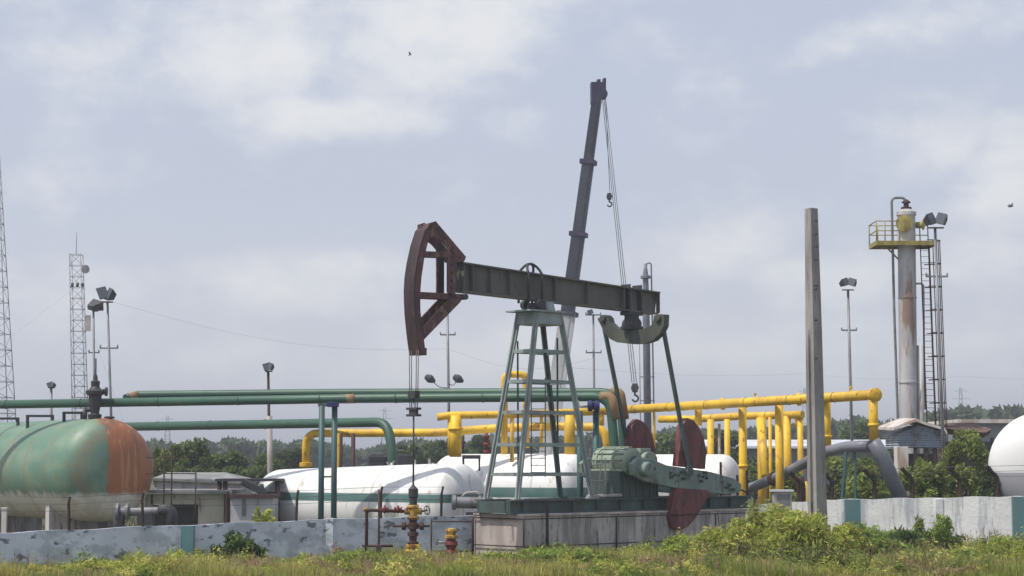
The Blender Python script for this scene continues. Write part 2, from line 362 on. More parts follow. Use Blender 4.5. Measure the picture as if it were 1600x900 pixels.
def leaf_quads(P, size, rng, flat=.0, elong=1.6):
    n = len(P); a = rng.normal(size=(n, 3)); a[:, 2] *= (1 - flat); a /= np.linalg.norm(a, axis=1)[:, None] + 1e-9
    b = rng.normal(size=(n, 3)); b = np.cross(a, b); b /= np.linalg.norm(b, axis=1)[:, None] + 1e-9
    s = (size * rng.uniform(.6, 1.4, n))[:, None]
    a = a * s * elong * .5; b = b * s * .5
    return np.stack([P - a, P + b * .8, P + a, P - b * .8], 1).reshape(-1, 3)
def grad(rng, n, base, spread=.25, alt=None, altp=.0):
    c = np.array(base)[None, :] * (1 + rng.normal(0, spread, (n, 1)))
    if alt is not None:
        k = rng.random(n) < altp; c[k] = np.array(alt)[None] * (1 + rng.normal(0, spread, (k.sum(), 1)))
    return np.clip(c, .004, .8)
# ------------------------------------------------------------------ ground
g = MB(); g.add([(-3500, -40, 0), (3500, -40, 0), (3500, 5500, 0), (-3500, 5500, 0)], [(0, 1, 2, 3)])
tag(g.build('ground', ground_mat()), kind='structure')
#@@GROUND_END
# ------------------------------------------------------------------ pumping unit (own axes: u along the beam, v towards the near crank)
PA = R(43); O = at(843, 779, 62); O = Vector((O.x, O.y, 0))
PU_ = Vector((math.cos(PA), math.sin(PA), 0)); PV_ = Vector((math.sin(PA), -math.cos(PA), 0))
pj_rz = PA
def PL(px, py, v):      # point on the upright plane at distance v, in the unit's own axes (x=u, y=-v, z)
    d = ray(px, py); c = Vector((0, 0, CAM_Z)); q = O + PV_ * v
    t = (q - c).dot(PV_) / d.dot(PV_); p = c + d * t - O
    return Vector((p.dot(PU_), -v, p.z))
def PU(px, py, u):
    d = ray(px, py); c = Vector((0, 0, CAM_Z)); q = O + PU_ * u
    t = (q - c).dot(PU_) / d.dot(PU_); p = c + d * t - O
    return Vector((u, -p.dot(PV_), p.z))
def P3(u, v, z): return Vector((u, -v, z))
def vec(v): return Vector((0, -v, 0))

# foundation block of cast concrete
c0 = PL(818, 806, 1.12); c1 = PL(1166, 803, 1.12); ztop = c0.z
fnd = thing('concrete_foundation', 'long grey concrete block carrying the pump jack, stained and higher than the grass', 'foundation', O, pj_rz)
b = MB(); n_seg = 5
for i in range(n_seg):
    a0 = c0.x + (c1.x - c0.x) * i / n_seg + (.012 if i else .035); a1 = c0.x + (c1.x - c0.x) * (i + 1) / n_seg - .012
    b.box(((a0 + a1) / 2, 0, ztop / 2), (a1 - a0, 2.24, ztop))
b.box(((c0.x + c1.x) / 2, 0, ztop / 2 - .03), (c1.x - c0.x - .1, 2.2, ztop - .06))
b.build('block', M['concrete'], fnd, local=True, bevel=.03)
b = MB(); b.box((c0.x, 0, ztop / 2 - .01), (.06, 2.26, ztop - .02)); b.build('end_face', M['concrete_warm'], fnd, local=True)
b = MB(); b.box(((c0.x + c1.x) / 2, 0, ztop + .012), (c1.x - c0.x + .1, 2.34, .07)); b.build('coping', M['concrete_warm'], fnd, local=True, bevel=.015)

pj = thing('pump_jack', 'big oil well pump jack with oxide red horsehead, olive walking beam and pale green tower', 'pump jack', O, pj_rz)
# --- skid
s0 = PL(796, 781, .74); s1 = PL(1168, 772, .74); zb = ztop + .05; zt = s0.z - .01
b = MB()
for v in (-.74, .74):
    sg = 1 if v > 0 else -1
    b.box(((s0.x + s1.x) / 2, -v, zt - .02), (s1.x - s0.x, .30, .045)); b.box(((s0.x + s1.x) / 2, -v, zb + .022), (s1.x - s0.x, .30, .045))
    b.box(((s0.x + s1.x) / 2, -v, (zt + zb) / 2), (s1.x - s0.x, .04, zt - zb - .09))
    k = s0.x + .5
    while k < s1.x: b.box((k, -(v + sg * .07), (zt + zb) / 2), (.025, .10, zt - zb - .1)); k += 1.1
k = s0.x + .06
while k <= s1.x + .01: b.box((k, 0, (zt + zb) / 2 - .012), (.12, 1.40, zt - zb - .06)); k += (s1.x - s0.x - .12) / 7
b.build('skid', M['skid'], pj, local=True)
# --- tower (samson post)
mid = lambda a, c, t: a + (c - a) * t
zl = PL(843, 490, 0).z; A0, B0, A1, B1 = 1.66, .73, .52, .42
corners = [(-1, -1), (-1, 1), (1, 1), (1, -1)]
def lp(sg, z):
    t = (z - zt) / (zl - zt); return P3(sg[0] * mid(A0, A1, t), sg[1] * mid(B0, B1, t), z)
for sg in corners:
    b = MB(); p0, p1 = lp(sg, zt), lp(sg, zl); b.beam(p0, p1, .20, .06, up=(0, 1, 0)); b.beam(p0, p1, .06, .19, up=(0, 1, 0))
    b.box((p0.x, p0.y, zt + .02), (.34, .30, .04))
    b.build('leg', M['legdark'] if sg in ((1, -1),) else M['leg'], pj, local=True)  # far leg's shade is put into the colour by using the darker steel
for py in (550, 597, 645, 695, 741):
    z = PL(843, py, 0).z; b = MB()
    for i in range(4): b.beam(lp(corners[i], z), lp(corners[(i + 1) % 4], z), .05, .11)
    b.build('girt', M['leg'], pj, local=True)
# service ladder on the back of the tower
b = MB()
for px, y0, y1 in ((808.8, 533, 774), (870.7, 528, 774)):
    p = PL(px, y0, -.2); q = PL(px + 1, y1, -.75); b.beam(p, q, .055, .055)
b.loose('guide_post', M['legdark'], pj, local=True)
b = MB()
for dx in (830, 852):
    b.beam(PL(dx, 590, -.35), PL(dx, 745, -.68), .035, .035)
for k in range(14):
    y = 595 + k * 11; b.tube(PL(830, y, -.36 - .022 * k), PL(852, y, -.36 - .022 * k), .014, n=6)
b.build('ladder', M['legdark'], pj, local=True)
# tower head
zp = PL(843, 487, 0).z
b = MB(); b.box((0, 0, zp - .02), (1.9, 1.15, .05)); b.build('top_platform', M['leg'], pj, local=True)
b = MB(); b.box((0, 0, zl - .18), (1.30, 1.02, .40), taper=.93); b.build('top_girder', M['leg'], pj, local=True, bevel=.015)
for py in (488,):
    b = MB(); b.box((-.05, 0, zp + .14), (.62, .60, .28), taper=.75); 
    for v in (-.42, .42): b.lathe([(.13, -.09), (.15, -.08), (.15, .08), (.13, .09)], P3(-.32, v * .8, zp + .22), (0, 1, 0), 14)
    b.build('centre_bearing', M['dark'], pj, local=True, bevel=.02)
    b = MB(); b.box((.22, 0, zp + .17), (.42, .66, .30), taper=.8); b.build('bearing_cap', M['leg'], pj, local=True, bevel=.02)
# --- walking beam
tl, tr_ = PL(724, 409, .2), PL(1032, 456, .2); bl, br = PL(724, 456, .2), PL(1029, 491, .2)
b = MB(); H = lambda p, v: Vector((p.x, -v, p.z))
def lerp_top(u): t = (u - tl.x) / (tr_.x - tl.x); return tl.z + (tr_.z - tl.z) * t
def lerp_bot(u): t = (u - bl.x) / (br.x - bl.x); return bl.z + (br.z - bl.z) * t
b.prism([H(tl, .2), H(tr_, .2), H(tr_, .2) - Vector((0, 0, .05)), H(tl, .2) - Vector((0, 0, .05))], vec(-.4))
b.prism([H(bl, .2), H(br, .2), H(br, .2) + Vector((0, 0, .05)), H(bl, .2) + Vector((0, 0, .05))], vec(-.4))
b.prism([H(tl, .03) - Vector((0, 0, .05)), H(tr_, .03) - Vector((0, 0, .05)), H(br, .03) + Vector((0, 0, .05)), H(bl, .03) + Vector((0, 0, .05))], vec(-.06))
for px in (725, 739, 768, 797, 869, 919, 975, 1030):
    u = PL(px, 440, .19).x
    for v in (.035, -.19): b.prism([P3(u, v, lerp_bot(u) + .05), P3(u + .03, v, lerp_bot(u + .03) + .05), P3(u + .03, v, lerp_top(u + .03) - .05), P3(u, v, lerp_top(u) - .05)], vec(.155))
beam = b.build('walking_beam', M['olive'], pj, local=True)
b = MB()
for v in (-.235, .235):
    ua = PL(826, 460, .235).x; ub = PL(847, 460, .235).x; pts = [P3(ua, v, zp + .25)]
    for k in range(9):
        a = math.pi * k / 8; pts.append(P3((ua + ub) / 2 - (ub - ua) / 2 * math.cos(a), v * (1 - .93 * math.sin(a)), lerp_top(0) - .02 + .34 * math.sin(a)))
    pts.append(P3(ub, v, zp + .25)); b.pipe(pts, .042, n=8)
b.loose('saddle_bolt', M['dark'], pj, local=True)
# --- horsehead
def head(pts, v, th=.05): return [PL(600 + x / 3.335, 330 + y / 3.335, v) for x, y in pts], vec(-th)
near = [
    [(236, 66), (256, 66), (232, 150), (211, 240), (196, 340), (189, 430), (190, 520), (199, 600), (211, 690), (218, 745), (182, 745), (168, 620), (160, 520), (158, 410), (166, 300), (188, 180), (214, 100)],
    [(238, 62), (270, 52), (428, 238), (418, 262), (382, 262), (352, 215), (308, 165), (262, 132), (236, 136)],
    [(334, 190), (372, 226), (372, 452), (334, 448)],
    [(208, 208), (334, 212), (334, 240), (204, 236)],
    [(188, 420), (420, 432), (418, 462), (190, 452)],
    [(196, 612), (300, 500), (345, 452), (408, 452), (398, 474), (318, 556), (206, 672)],
]
for nm, v in (('side_frame', .21), ('side_frame', -.16)):
    b = MB()
    for ip, pl in enumerate(near):
        p, off = head(pl, .21); vv_ = v - .16 if (v < 0 and ip in (1, 2, 5)) else v
        p = [Vector((q.x, -vv_, q.z)) for q in p]; b.prism(p, off)
    b.build(nm, M['head'], pj, local=True)
# curved front plate the bridle runs over, as wide as the head
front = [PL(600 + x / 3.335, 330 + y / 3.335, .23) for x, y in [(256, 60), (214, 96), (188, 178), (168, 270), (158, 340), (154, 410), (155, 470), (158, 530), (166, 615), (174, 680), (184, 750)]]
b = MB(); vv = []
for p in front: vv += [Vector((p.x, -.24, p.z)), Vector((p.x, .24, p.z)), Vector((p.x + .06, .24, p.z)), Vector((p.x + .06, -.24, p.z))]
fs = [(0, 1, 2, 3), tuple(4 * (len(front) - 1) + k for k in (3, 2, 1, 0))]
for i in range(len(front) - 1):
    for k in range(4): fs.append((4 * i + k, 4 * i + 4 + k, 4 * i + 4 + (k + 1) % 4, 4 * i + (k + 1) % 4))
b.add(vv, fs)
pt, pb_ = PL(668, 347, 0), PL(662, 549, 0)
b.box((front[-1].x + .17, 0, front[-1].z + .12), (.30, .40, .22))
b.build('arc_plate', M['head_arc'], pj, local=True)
b = MB()
for px, py in ((700, 372), (722, 407), (715, 462)):
    p = PL(px, py, .2); b.box((p.x, 0, p.z), (.10, .40, .10))
p = PL(716, 430, .2); b.box((p.x - .1, 0, p.z), (.05, .42, 1.0))
p = PL(726, 464, .2); b.tube(P3(p.x, .28, p.z), P3(p.x, -.28, p.z), .09, n=10)
b.loose('head_hinge', M['dark'], pj, local=True)
b = MB()
for x, y in ((353, 205), (353, 240), (353, 280), (353, 320), (353, 360), (353, 400), (353, 436), (240, 222), (300, 224), (230, 436), (300, 442), (380, 448), (276, 90), (318, 140), (360, 190), (395, 240), (300, 530), (250, 585)):
    b.lathe([(.032, 0), (.032, .035), (.02, .04)], PL(600 + x / 3.335, 330 + y / 3.335, .215), (0, -1, 0), 7)
b.loose('rivet', M['dark'], pj, local=True)
# --- bridle, carrier bar and polished rod
WU = front[-1].x - .02
zbar = PL(656, 645, 0).z
b = MB()
for v in (-.22, -.12, .12, .22): b.tube(P3(WU, v, front[-1].z + .2), P3(WU, v * .8, zbar), .014, n=6)
b.loose('bridle_cable', M['wire'], pj, local=True)
b = MB(); z1 = PL(656, 617, 0).z
b.box(P3(WU, 0, z1), (.2, .34, .22)); b.box(P3(WU, 0, zbar + .12), (.20, .48, .07)); b.box(P3(WU, 0, zbar - .08), (.20, .48, .07)); b.box(P3(WU, 0, zbar), (.12, .30, .2))
b.loose('carrier_bar', M['dark'], pj, local=True)
zw = PL(657, 762, 0).z
b = MB(); b.tube(P3(WU, 0, z1), P3(WU, 0, zw - .1), .028, n=8); b.build('polished_rod', M['rod'], pj, local=True)
# --- equalizer
UE = PL(987, 500, 0).x
eq = [(724, 516), (770, 606), (800, 637), (840, 656), (930, 666), (1000, 662), (1050, 645), (1090, 606), (1113, 560), (1116, 492), (1088, 490), (1056, 500), (1050, 545), (1025, 568), (985, 580), (930, 584), (860, 582), (820, 562), (797, 540), (788, 508), (758, 505)]
pp = [PU(740 + x / 3.75, 360 + y / 3.75, UE - .13) for x, y in eq]
b = MB(); b.prism(pp, (.26, 0, 0))
for px, py in ((947, 498), (1033, 497)):
    q = PU(px, py, UE); b.lathe([(.10, -.22), (.13, -.2), (.13, .2), (.10, .22)], q, (1, 0, 0), 12)
b.build('equalizer', M['equal'], pj, local=True)
b = MB(); z_e = PL(987, 507, 0).z; zbb = lerp_bot(UE)
b.box((UE, 0, zbb - .06), (.70, .44, .12)); b.box((UE, 0, (zbb + z_e) / 2 - .08), (.36, .36, zbb - z_e + .15)); b.box((UE, 0, z_e - .12), (.6, .5, .12))
b.lathe([(.18, -.3), (.2, -.28), (.2, .28), (.18, .3)], P3(UE, 0, z_e), (0, 1, 0), 16)
for dx in (-.28, .28): b.box((UE + dx, 0, zbb + .45), (.05, .43, .95))
b.build('tail_bearing', M['dark'], pj, local=True, bevel=.015)
# --- crank sides
VN, VF = 1.27, -1.27
pin_n = PL(1077, 735, VN + .1)
en = PU(1034, 500, UE); ef = PU(943, 506, UE)
pin_f = Vector((pin_n.x, 0, pin_n.z)) ; pin_f = P3(pin_n.x, VF - .02, pin_n.z + .15)
b = MB(); b.beam(en, pin_n, .13, .10, up=(0, 1, 0)); b.box(pin_n, (.26, .14, .34)); b.build('pitman_arm', M['legdark'], pj, local=True, bevel=.01)
b = MB(); b.beam(ef, pin_f, .13, .10, up=(0, 1, 0)); b.box(pin_f, (.26, .14, .34)); b.build('pitman_arm', M['legdark'], pj, local=True, bevel=.01)
arm_px = [(988, 724), (1000, 715), (1018, 717), (1042, 727), (1110, 737), (1148, 748), (1159, 757), (1158, 768), (1140, 773), (1100, 769), (1052, 762), (1008, 752), (990, 742)]
up_px = [(1058, 728), (1062, 690), (1066, 664), (1074, 653), (1083, 657), (1092, 668), (1099, 684), (1103, 705), (1101, 733)]
lo_px = [(1056, 762), (1106, 766), (1104, 778), (1096, 792), (1086, 810), (1074, 823), (1061, 829), (1050, 824), (1046, 808), (1050, 785)]
shaft = PL(1005, 733, VN)
for v, sgn in ((VN, 1), (VF, -1)):
    rot = Matrix.Identity(3)
    def cp(l, v=v, f=1.0):
        out = []
        for px, py in l:
            q = PL(px, py, VN); out.append(Vector((q.x, -v, q.z)))
        return out
    b = MB(); b.prism(cp(arm_px), vec(-.2 * sgn)); b.lathe([(.2, -.04), (.24, .0), (.24, .26), (.2, .3)], Vector((shaft.x, -v, shaft.z)), (0, -1 * sgn, 0), 16)
    b.lathe([(.1, 0), (.14, .02), (.14, .14), (.1, .16)], Vector((pin_n.x, -v, pin_n.z)), (0, -1 * sgn, 0), 14)
    ck = b.build('crank', M['crank'], pj, local=True, bevel=.02)
    up = cp(up_px); lo = cp(lo_px)
    if sgn < 0:
        up = [q + Vector((-.0, 0, .0)) for q in up]
    for l in (up, lo):
        b = MB(); b.prism([q + vec(.03 * sgn) for q in l], vec(-.26 * sgn))
        cx = sum((q for q in l), Vector()) / len(l)
        b.lathe([(.05, 0), (.05, .03)], cx + vec(.03 * sgn) + Vector((.04, 0, .1)), (0, -1 * sgn, 0), 10)
        b.build('counterweight', M['weight'], ck, local=True, bevel=.02)
# bolt heads along the near crank
b = MB()
for px, py in ((1004, 727), (1012, 738), (1022, 732), (1048, 738), (1054, 741), (1060, 742), (1092, 743), (1098, 745), (1104, 747), (1128, 752), (1134, 762)):
    b.lathe([(.045, 0), (.045, .05), (.03, .06)], PL(px, py, VN + .03), (0, -1, 0), 8)
for px, py in ((1016, 724), (1050, 745), (1066, 738), (1068, 748), (1096, 752), (1102, 738), (1140, 758), (1146, 765)): b.box(PL(px, py, VN + .04), (.14, .06, .09))
b.loose('crank_bolt', M['dark'], pj, local=True)
# --- gear reducer
dc = PL(990, 722, .78)
b = MB(); b.lathe([(.36, -.02), (.40, 0), (.46, .03), (.46, .5), (.5, .5), (.5, .58), (.46, .58), (.46, 1.25), (.5, 1.25), (.5, 1.33), (.46, 1.33), (.46, 1.5), (.40, 1.55)], Vector((dc.x, -.78, dc.z)), (0, 1, 0), 28)
b.box((dc.x + .55, 0, dc.z - .08), (1.0, 1.45, .46)); b.box((dc.x + .3, 0, dc.z - .27), (1.7, 1.6, .07))
b.lathe([(.26, -.72), (.30, -.7), (.30, .7), (.26, .72)], (dc.x + .95, 0, dc.z + .04), (0, 1, 0), 20)
for k in range(6): b.box((dc.x - .40 + k * .28, -.80, dc.z - .27), (.05, .05, .16))
for k in range(7):
    a = math.pi * (.05 + k * .15); b.beam((dc.x + math.cos(a) * .49, -.7, dc.z + math.sin(a) * .49), (dc.x + math.cos(a) * .49, .68, dc.z + math.sin(a) * .49), .05, .05)
b.box((dc.x + .95, -.2, dc.z + .38), (.5, .5, .16)); b.box((dc.x + .5, 0, dc.z + .18), (.3, 1.0, .12))
red = b.build('gear_reducer', M['reducer'], pj, local=True, bevel=.015)
b = MB(); b.lathe([(.12, 0), (.12, .10), (.2, .12), (.22, .14)], Vector((dc.x, -.93, dc.z)), (0, 1, 0), 16); b.build('bearing_cover', M['legdark'], red, local=True)
b = MB(); zz = dc.z - .31; b.box((dc.x + .35, 0, (zz + zt) / 2), (1.9, 1.42, zz - zt - .01), taper=.95)
for k in range(6): b.box((dc.x - .42 + k * .32, -.73, (zz + zt) / 2), (.04, .08, zz - zt - .04))
b.build('reducer_base', M['skid'], pj, local=True, bevel=.015)
# --- motor, belt guard, brake lever at the tail end of the skid
mc = PL(1136, 752, .35)
b = MB(); b.lathe([(.14, 0), (.24, .04), (.26, .08), (.26, .75), (.22, .82), (.10, .84)], (mc.x - .1, .38, zt + .36), (0, -1, 0), 20); b.box((mc.x - .1, 0, zt + .07), (.5, .8, .12)); b.box((mc.x + .1, 0, zt + .55), (.16, .2, .16))
b.build('motor', M['dark'], pj, local=True)
b = MB(); b.prism([P3(mc.x - 1.3, -.55, zt + .4), P3(mc.x - .1, -.55, zt + .06), P3(mc.x + .3, -.55, zt + .2), P3(mc.x + .3, -.55, zt + .62), P3(mc.x - 1.1, -.55, zt + .95)], vec(-.14)); b.build('belt_guard', M['olive'], pj, local=True, bevel=.02)
b = MB()
for px, y0 in ((1126, 722), (1152, 742), (1167, 735)):
    p = PL(px, y0, .6); b.beam((p.x, p.y, zt), p, .07, .07)
b.beam(PL(1112, 745, .6), PL(1168, 770, .62), .05, .05); b.loose('guard_post', M['post_rust'], pj, local=True)
b = MB()
pts = [(922, 776, 922, 700), (934, 776, 941, 706), (946, 776, 946, 716)]
for x0, y0, x1, y1 in pts: b.tube(PL(x0, y0, .62), PL(x1, y1, .55), .022, n=6)
b.tube(PL(918, 776, .7), PL(971, 774, .72), .06, n=8); b.tube(PL(922, 728, .6), PL(960, 722, .6), .018, n=6); b.tube(PL(922, 752, .6), PL(952, 750, .6), .018, n=6)
b.build('brake_lever', M['galv_light'], pj, local=True)

# ------------------------------------------------------------------ wellhead in front of the unit, under the horsehead
W = O + PU_ * WU; W = Vector((W.x, W.y, 0)); WY = W.y
wh = thing('wellhead', 'dark wellhead valve stack with yellow tee and yellow base flange under the polished rod', 'wellhead', W)
def zz_(py, Y=None): return at(658, py, Y or WY).z
stack = MB()
stack.lathe([(.03, zz_(757)), (.10, zz_(762)), (.15, zz_(764)), (.15, zz_(776)), (.12, zz_(778)), (.12, zz_(788)), (.15, zz_(788.5)), (.15, zz_(791))][::-1], (W.x, W.y, 0), (0, 0, 1), 14)
stack.build('stuffing_box', M['dark'], wh)
b = MB(); b.lathe([(.17, zz_(812)), (.17, zz_(808)), (.13, zz_(807)), (.13, zz_(794)), (.17, zz_(793)), (.17, zz_(789))], (W.x, W.y, 0), n=14)
b.tube((W.x - .26, W.y, zz_(799)), (W.x + .26, W.y, zz_(799)), .10, n=12); b.build('flow_tee', M['valve_yellow'], wh)
b = MB(); b.lathe([(.17, zz_(851)), (.17, zz_(847)), (.11, zz_(846)), (.12, zz_(838)), (.17, zz_(837)), (.17, zz_(832)), (.10, zz_(831)), (.10, zz_(827)), (.17, zz_(826)), (.17, zz_(818)), (.12, zz_(817)), (.12, zz_(812))], (W.x, W.y, 0), n=14)
b.tube((W.x - .62, W.y, zz_(822)), (W.x + .5, W.y, zz_(822)), .035, n=8)
for dx in (-.28, .26): b.lathe([(.09, -.07), (.12, -.05), (.12, .05), (.09, .07)], (W.x + dx, W.y, zz_(822)), (1, 0, 0), 12)
b.build('master_valve', M['brown'], wh)
b = MB(); b.lathe([(.16, 0), (.16, zz_(868)), (.30, zz_(867)), (.30, zz_(861)), (.24, zz_(860)), (.20, zz_(856)), (.24, zz_(855)), (.24, zz_(851)), (.14, zz_(850))], (W.x, W.y, 0), n=18)
b.build('base_flange', M['valve_yellow'], wh)
def wheel(c, r, axis, t=.018):
    mb = MB(); a = Vector(axis).normalized(); up = Vector((0, 0, 1)) if abs(a.z) < .9 else Vector((1, 0, 0)); x = a.cross(up).normalized(); y = a.cross(x); c = Vector(c)
    pts = [c + (x * math.cos(2 * math.pi * k / 16) + y * math.sin(2 * math.pi * k / 16)) * r for k in range(17)]
    mb.pipe(pts, t, n=6, caps=False)
    for k in range(2): mb.tube(pts[4 * k], pts[4 * k + 8], t * .7, n=5)
    return mb
wheel((W.x + .42, W.y - .1, zz_(797)), .13, (1, -.8, .2)).build('hand_wheel', M['galv'], wh)
b = MB(); b.tube((W.x + .26, W.y, zz_(799)), (W.x + .42, W.y - .1, zz_(797)), .03, n=8); b.build('valve_stem', M['dark'], wh)

fl = thing('flow_line', 'rusty brown flow line with three valves bending down to the grass left of the wellhead', 'pipe', at(573, 880, WY))
b = MB(); pL = at(573, 797, WY); b.pipe([(W.x - .26, WY, zz_(799)), (pL.x, WY, pL.z), (pL.x, WY, 0)], .052, .12, n=10); b.build('pipe', M['brown'], fl)
for px in (601, 622, 641):
    p = at(px, 797, WY); b = MB(); b.lathe([(.07, -.12), (.10, -.11), (.10, -.08), (.06, -.07), (.11, 0), (.06, .07), (.10, .08), (.10, .11), (.07, .12)], p, (1, 0, 0), 12)
    b.tube(p, p + Vector((0, 0, .14)), .03, n=8); b.build('valve', M['red'], fl)
b = MB(); p = at(570, 793, WY); b.lathe([(.075, -.05), (.075, .05)], p + Vector((.03, 0, -.06)), (0, .2, 1), 10); b.build('elbow', M['valve_yellow'], fl)
b = MB(); b.tube(at(566, 853, WY), at(614, 853, WY), .04, n=8); b.tube(at(592, 765, WY + .3), at(592, 880, WY + .3), .03, n=8)
p = at(592, 858, WY); b.box(p, (.14, .14, .2)); b.build('support', M['brown'], fl)

rv_p = at(705, 885, 57.2)
rv = thing('valve_stack', 'short red brown valve stack with a yellow top in the grass beside the wellhead', 'valve', (rv_p.x, rv_p.y, 0))
zr = lambda py: at(705, py, 57.2).z
b = MB(); b.lathe([(.11, 0), (.11, zr(880)), (.18, zr(879)), (.18, zr(874)), (.12, zr(873)), (.13, zr(866)), (.20, zr(864)), (.20, zr(861)), (.11, zr(859)), (.17, zr(853)), (.20, zr(851)), (.17, zr(845)), (.10, zr(843))], (rv_p.x, rv_p.y, 0), n=16); b.build('body', M['red'], rv)
b = MB(); b.lathe([(.12, zr(843)), (.20, zr(841)), (.20, zr(837)), (.13, zr(836)), (.14, zr(831)), (.18, zr(830)), (.17, zr(827)), (.05, zr(825))], (rv_p.x, rv_p.y, 0), n=16); b.build('bonnet', M['valve_yellow'], rv)
b = MB(); b.tube((rv_p.x, rv_p.y, zr(848)), (rv_p.x - .42, rv_p.y - .05, zr(847)), .035, n=8); b.tube((rv_p.x - .1, rv_p.y, zr(838)), (rv_p.x - .42, rv_p.y, zr(847)), .012, n=6); b.build('side_outlet', M['galv'], rv)
wheel((rv_p.x - .42, rv_p.y - .05, zr(847)), .09, (1, -.5, 0), .014).build('hand_wheel', M['galv'], rv)

# pipe handrails round the well cellar and along the foundation
rl = thing('pipe_railing', 'thin rusty pipe railing between the wellhead and the concrete foundation', 'railing', at(706, 880, WY + 1.2))
b = MB(); Yr = WY + 1.2
for py in (815, 861): b.tube(at(674, py, Yr), at(738.5, py, Yr), .022, n=6)
b.loose('rail', M['post_rust'], rl)
for px in (674, 738):
    b = MB(); p = at(px, 812, Yr); b.tube((p.x, p.y, 0), p, .028, n=6); b.build('post', M['post_rust'], rl)
rf = thing('foundation_railing', 'thin dark pipe railing standing along the near side of the concrete foundation', 'railing', O, pj_rz)
b = MB(); a_ = PL(747, 811, 1.35); c_ = PL(1166, 806, 1.35)
zr1 = PL(900, 809, 1.35).z; zr2 = .55
b.tube((c0.x - .1, -1.35, zr1), (c_.x, -1.35, zr1), .02, n=6); b.tube((c0.x - .1, -1.35, zr2), (c_.x, -1.35, zr2), .02, n=6)
b.tube((c0.x - .1, -1.35, zr1), (c0.x - .1, 1.1, zr1), .02, n=6); b.tube((c0.x - .1, -1.35, zr2), (c0.x - .1, 1.1, zr2), .02, n=6)
b.loose('rail', M['post_rust'], rf, local=True)
for px in (818, 963, 1118):
    p = PL(px, 811, 1.35); b = MB(); b.tube((p.x, -1.35, 0), (p.x, -1.35, zr1 + .02), .028, n=6); b.build('post', M['post_rust'], rf, local=True)
b = MB(); b.tube((c0.x - .1, 1.1, 0), (c0.x - .1, 1.1, zr1 + .02), .028, n=6); b.build('post', M['post_rust'], rf, local=True)
p = PL(855, 782, 1.35); b = MB(); b.tube((p.x, -1.35, 0), (p.x, -1.35, p.z), .05, n=8); b.build('tall_post', M['post_rust'], rf, local=True)

# ------------------------------------------------------------------ perimeter walls with their fence posts
def wallrun(name, label, pts, mat, th=.18, body='masonry', cap=None):
    """pts: (px, py_top, Y) along the top edge"""
    P = [at(*p) for p in pts]; t = thing(name, label, 'wall', (P[0].x, P[0].y, 0)); b = MB()
    for a, c in zip(P, P[1:]):
        d = Vector((c.x - a.x, c.y - a.y, 0)).normalized(); nrm = Vector((-d.y, d.x, 0)) * th; k = 12; 
        for i in range(k):
            q0 = a + (c - a) * (i / k); q1 = a + (c - a) * ((i + 1) / k)
            j0 = .02 * math.sin(i * 7.3 + a.x); j1 = .02 * math.sin((i + 1) * 7.3 + a.x) if i + 1 < k else 0; jj = .004 if i % 4 == 0 else 0; q0 = q0 + d * jj
            if i == 0: j0 = 0
            v = [Vector((q0.x, q0.y, 0)), Vector((q1.x, q1.y, 0)), Vector((q1.x, q1.y, q1.z + j1)), Vector((q0.x, q0.y, q0.z + j0))]
            b.prism(v, nrm)
    b.build(body, mat, t); return t, P
wl, PLs = wallrun('perimeter_wall', 'long blue grey washed concrete wall left of the pump jack with one teal pilaster', [(-90, 838, 54), (0, 833, 55), (250, 822, 57.5), (505, 812, 60), (742, 805, 62.3)], M['wall_blue'])
wr, PRs = wallrun('perimeter_wall', 'whitewashed streaky concrete wall right of the concrete pole', [(1150, 790, 69.5), (1290, 781, 68.5), (1440, 778, 67.5), (1600, 775, 66.5), (1700, 773, 65.5)], M['wall_white'])
def on_wall(P, px):
    for a, c in zip(P, P[1:]):
        def pxof(q): d = q - Vector((0, 0, CAM_Z)); f = d.y * CP + d.z * SP; return 800 + FPX * d.x / f
        x0, x1 = pxof(a), pxof(c)
        if x0 <= px <= x1: return a + (c - a) * ((px - x0) / (x1 - x0))
def pil(P, t, px, wpx, mat, h=1.0, name='pilaster'):
    p = on_wall(P, px); b = MB(); b.box((p.x, p.y + .03, p.z * h / 2), (wpx * p.y / FPX, .22, p.z * h)); b.build(name, mat, t, bevel=.01)
pil(PLs, wl, 290, 24, M['wall_teal'], .985); pil(PRs, wr, 1333, 26, M['wall_teal'], 1.0); pil(PRs, wr, 1592, 22, M['wall_teal'], .99)
pil(PLs, wl, 515, 12, M['wall_blue'], 1.03); pil(PRs, wr, 1467, 12, M['wall_white'], .98)
tops = []
for px, y0, lean in ((-20, 775, 1), (105, 776, 2), (222, 770, 0), (353, 768, 1), (460, 766, 4), (593, 760, 2), (687, 760, 3)):
    p = on_wall(PLs, px); q = at(px + lean, y0, p.y + .05); b = MB(); b.beam((p.x, p.y + .10, p.z - .5), (q.x, q.y + .05, q.z - .25), .06, .06); b.beam((q.x, q.y, q.z - .25), (q.x + .05, q.y - .02, q.z), .055, .055); b.build('fence_post', M['post_rust'], wl); tops.append(q)
for pxb in (-20,):
    b = MB()
    for k in (0.02, .22, .42):
        for a, c in zip(tops, tops[1:]): b.tube(a - Vector((0, 0, k)), c - Vector((0, 0, k)), .006, n=4)
    b.loose('barbed_wire', M['wire'], wl)
tops = []
for px in (1252, 1301, 1368, 1427, 1501, 1560, 1622):
    p = on_wall(PRs, px); z1 = p.z + .68; b = MB(); b.beam((p.x, p.y + .11, p.z - .3), (p.x, p.y + .11, z1), .11, .11)
    e = Vector((p.x - .40, p.y - .05, z1 + .36)); b.beam((p.x + .01, p.y + .11, z1 - .04), e, .11, .11); b.build('fence_post', M['post_rust'], wr); tops.append((Vector((p.x, p.y, z1)), e))
b = MB()
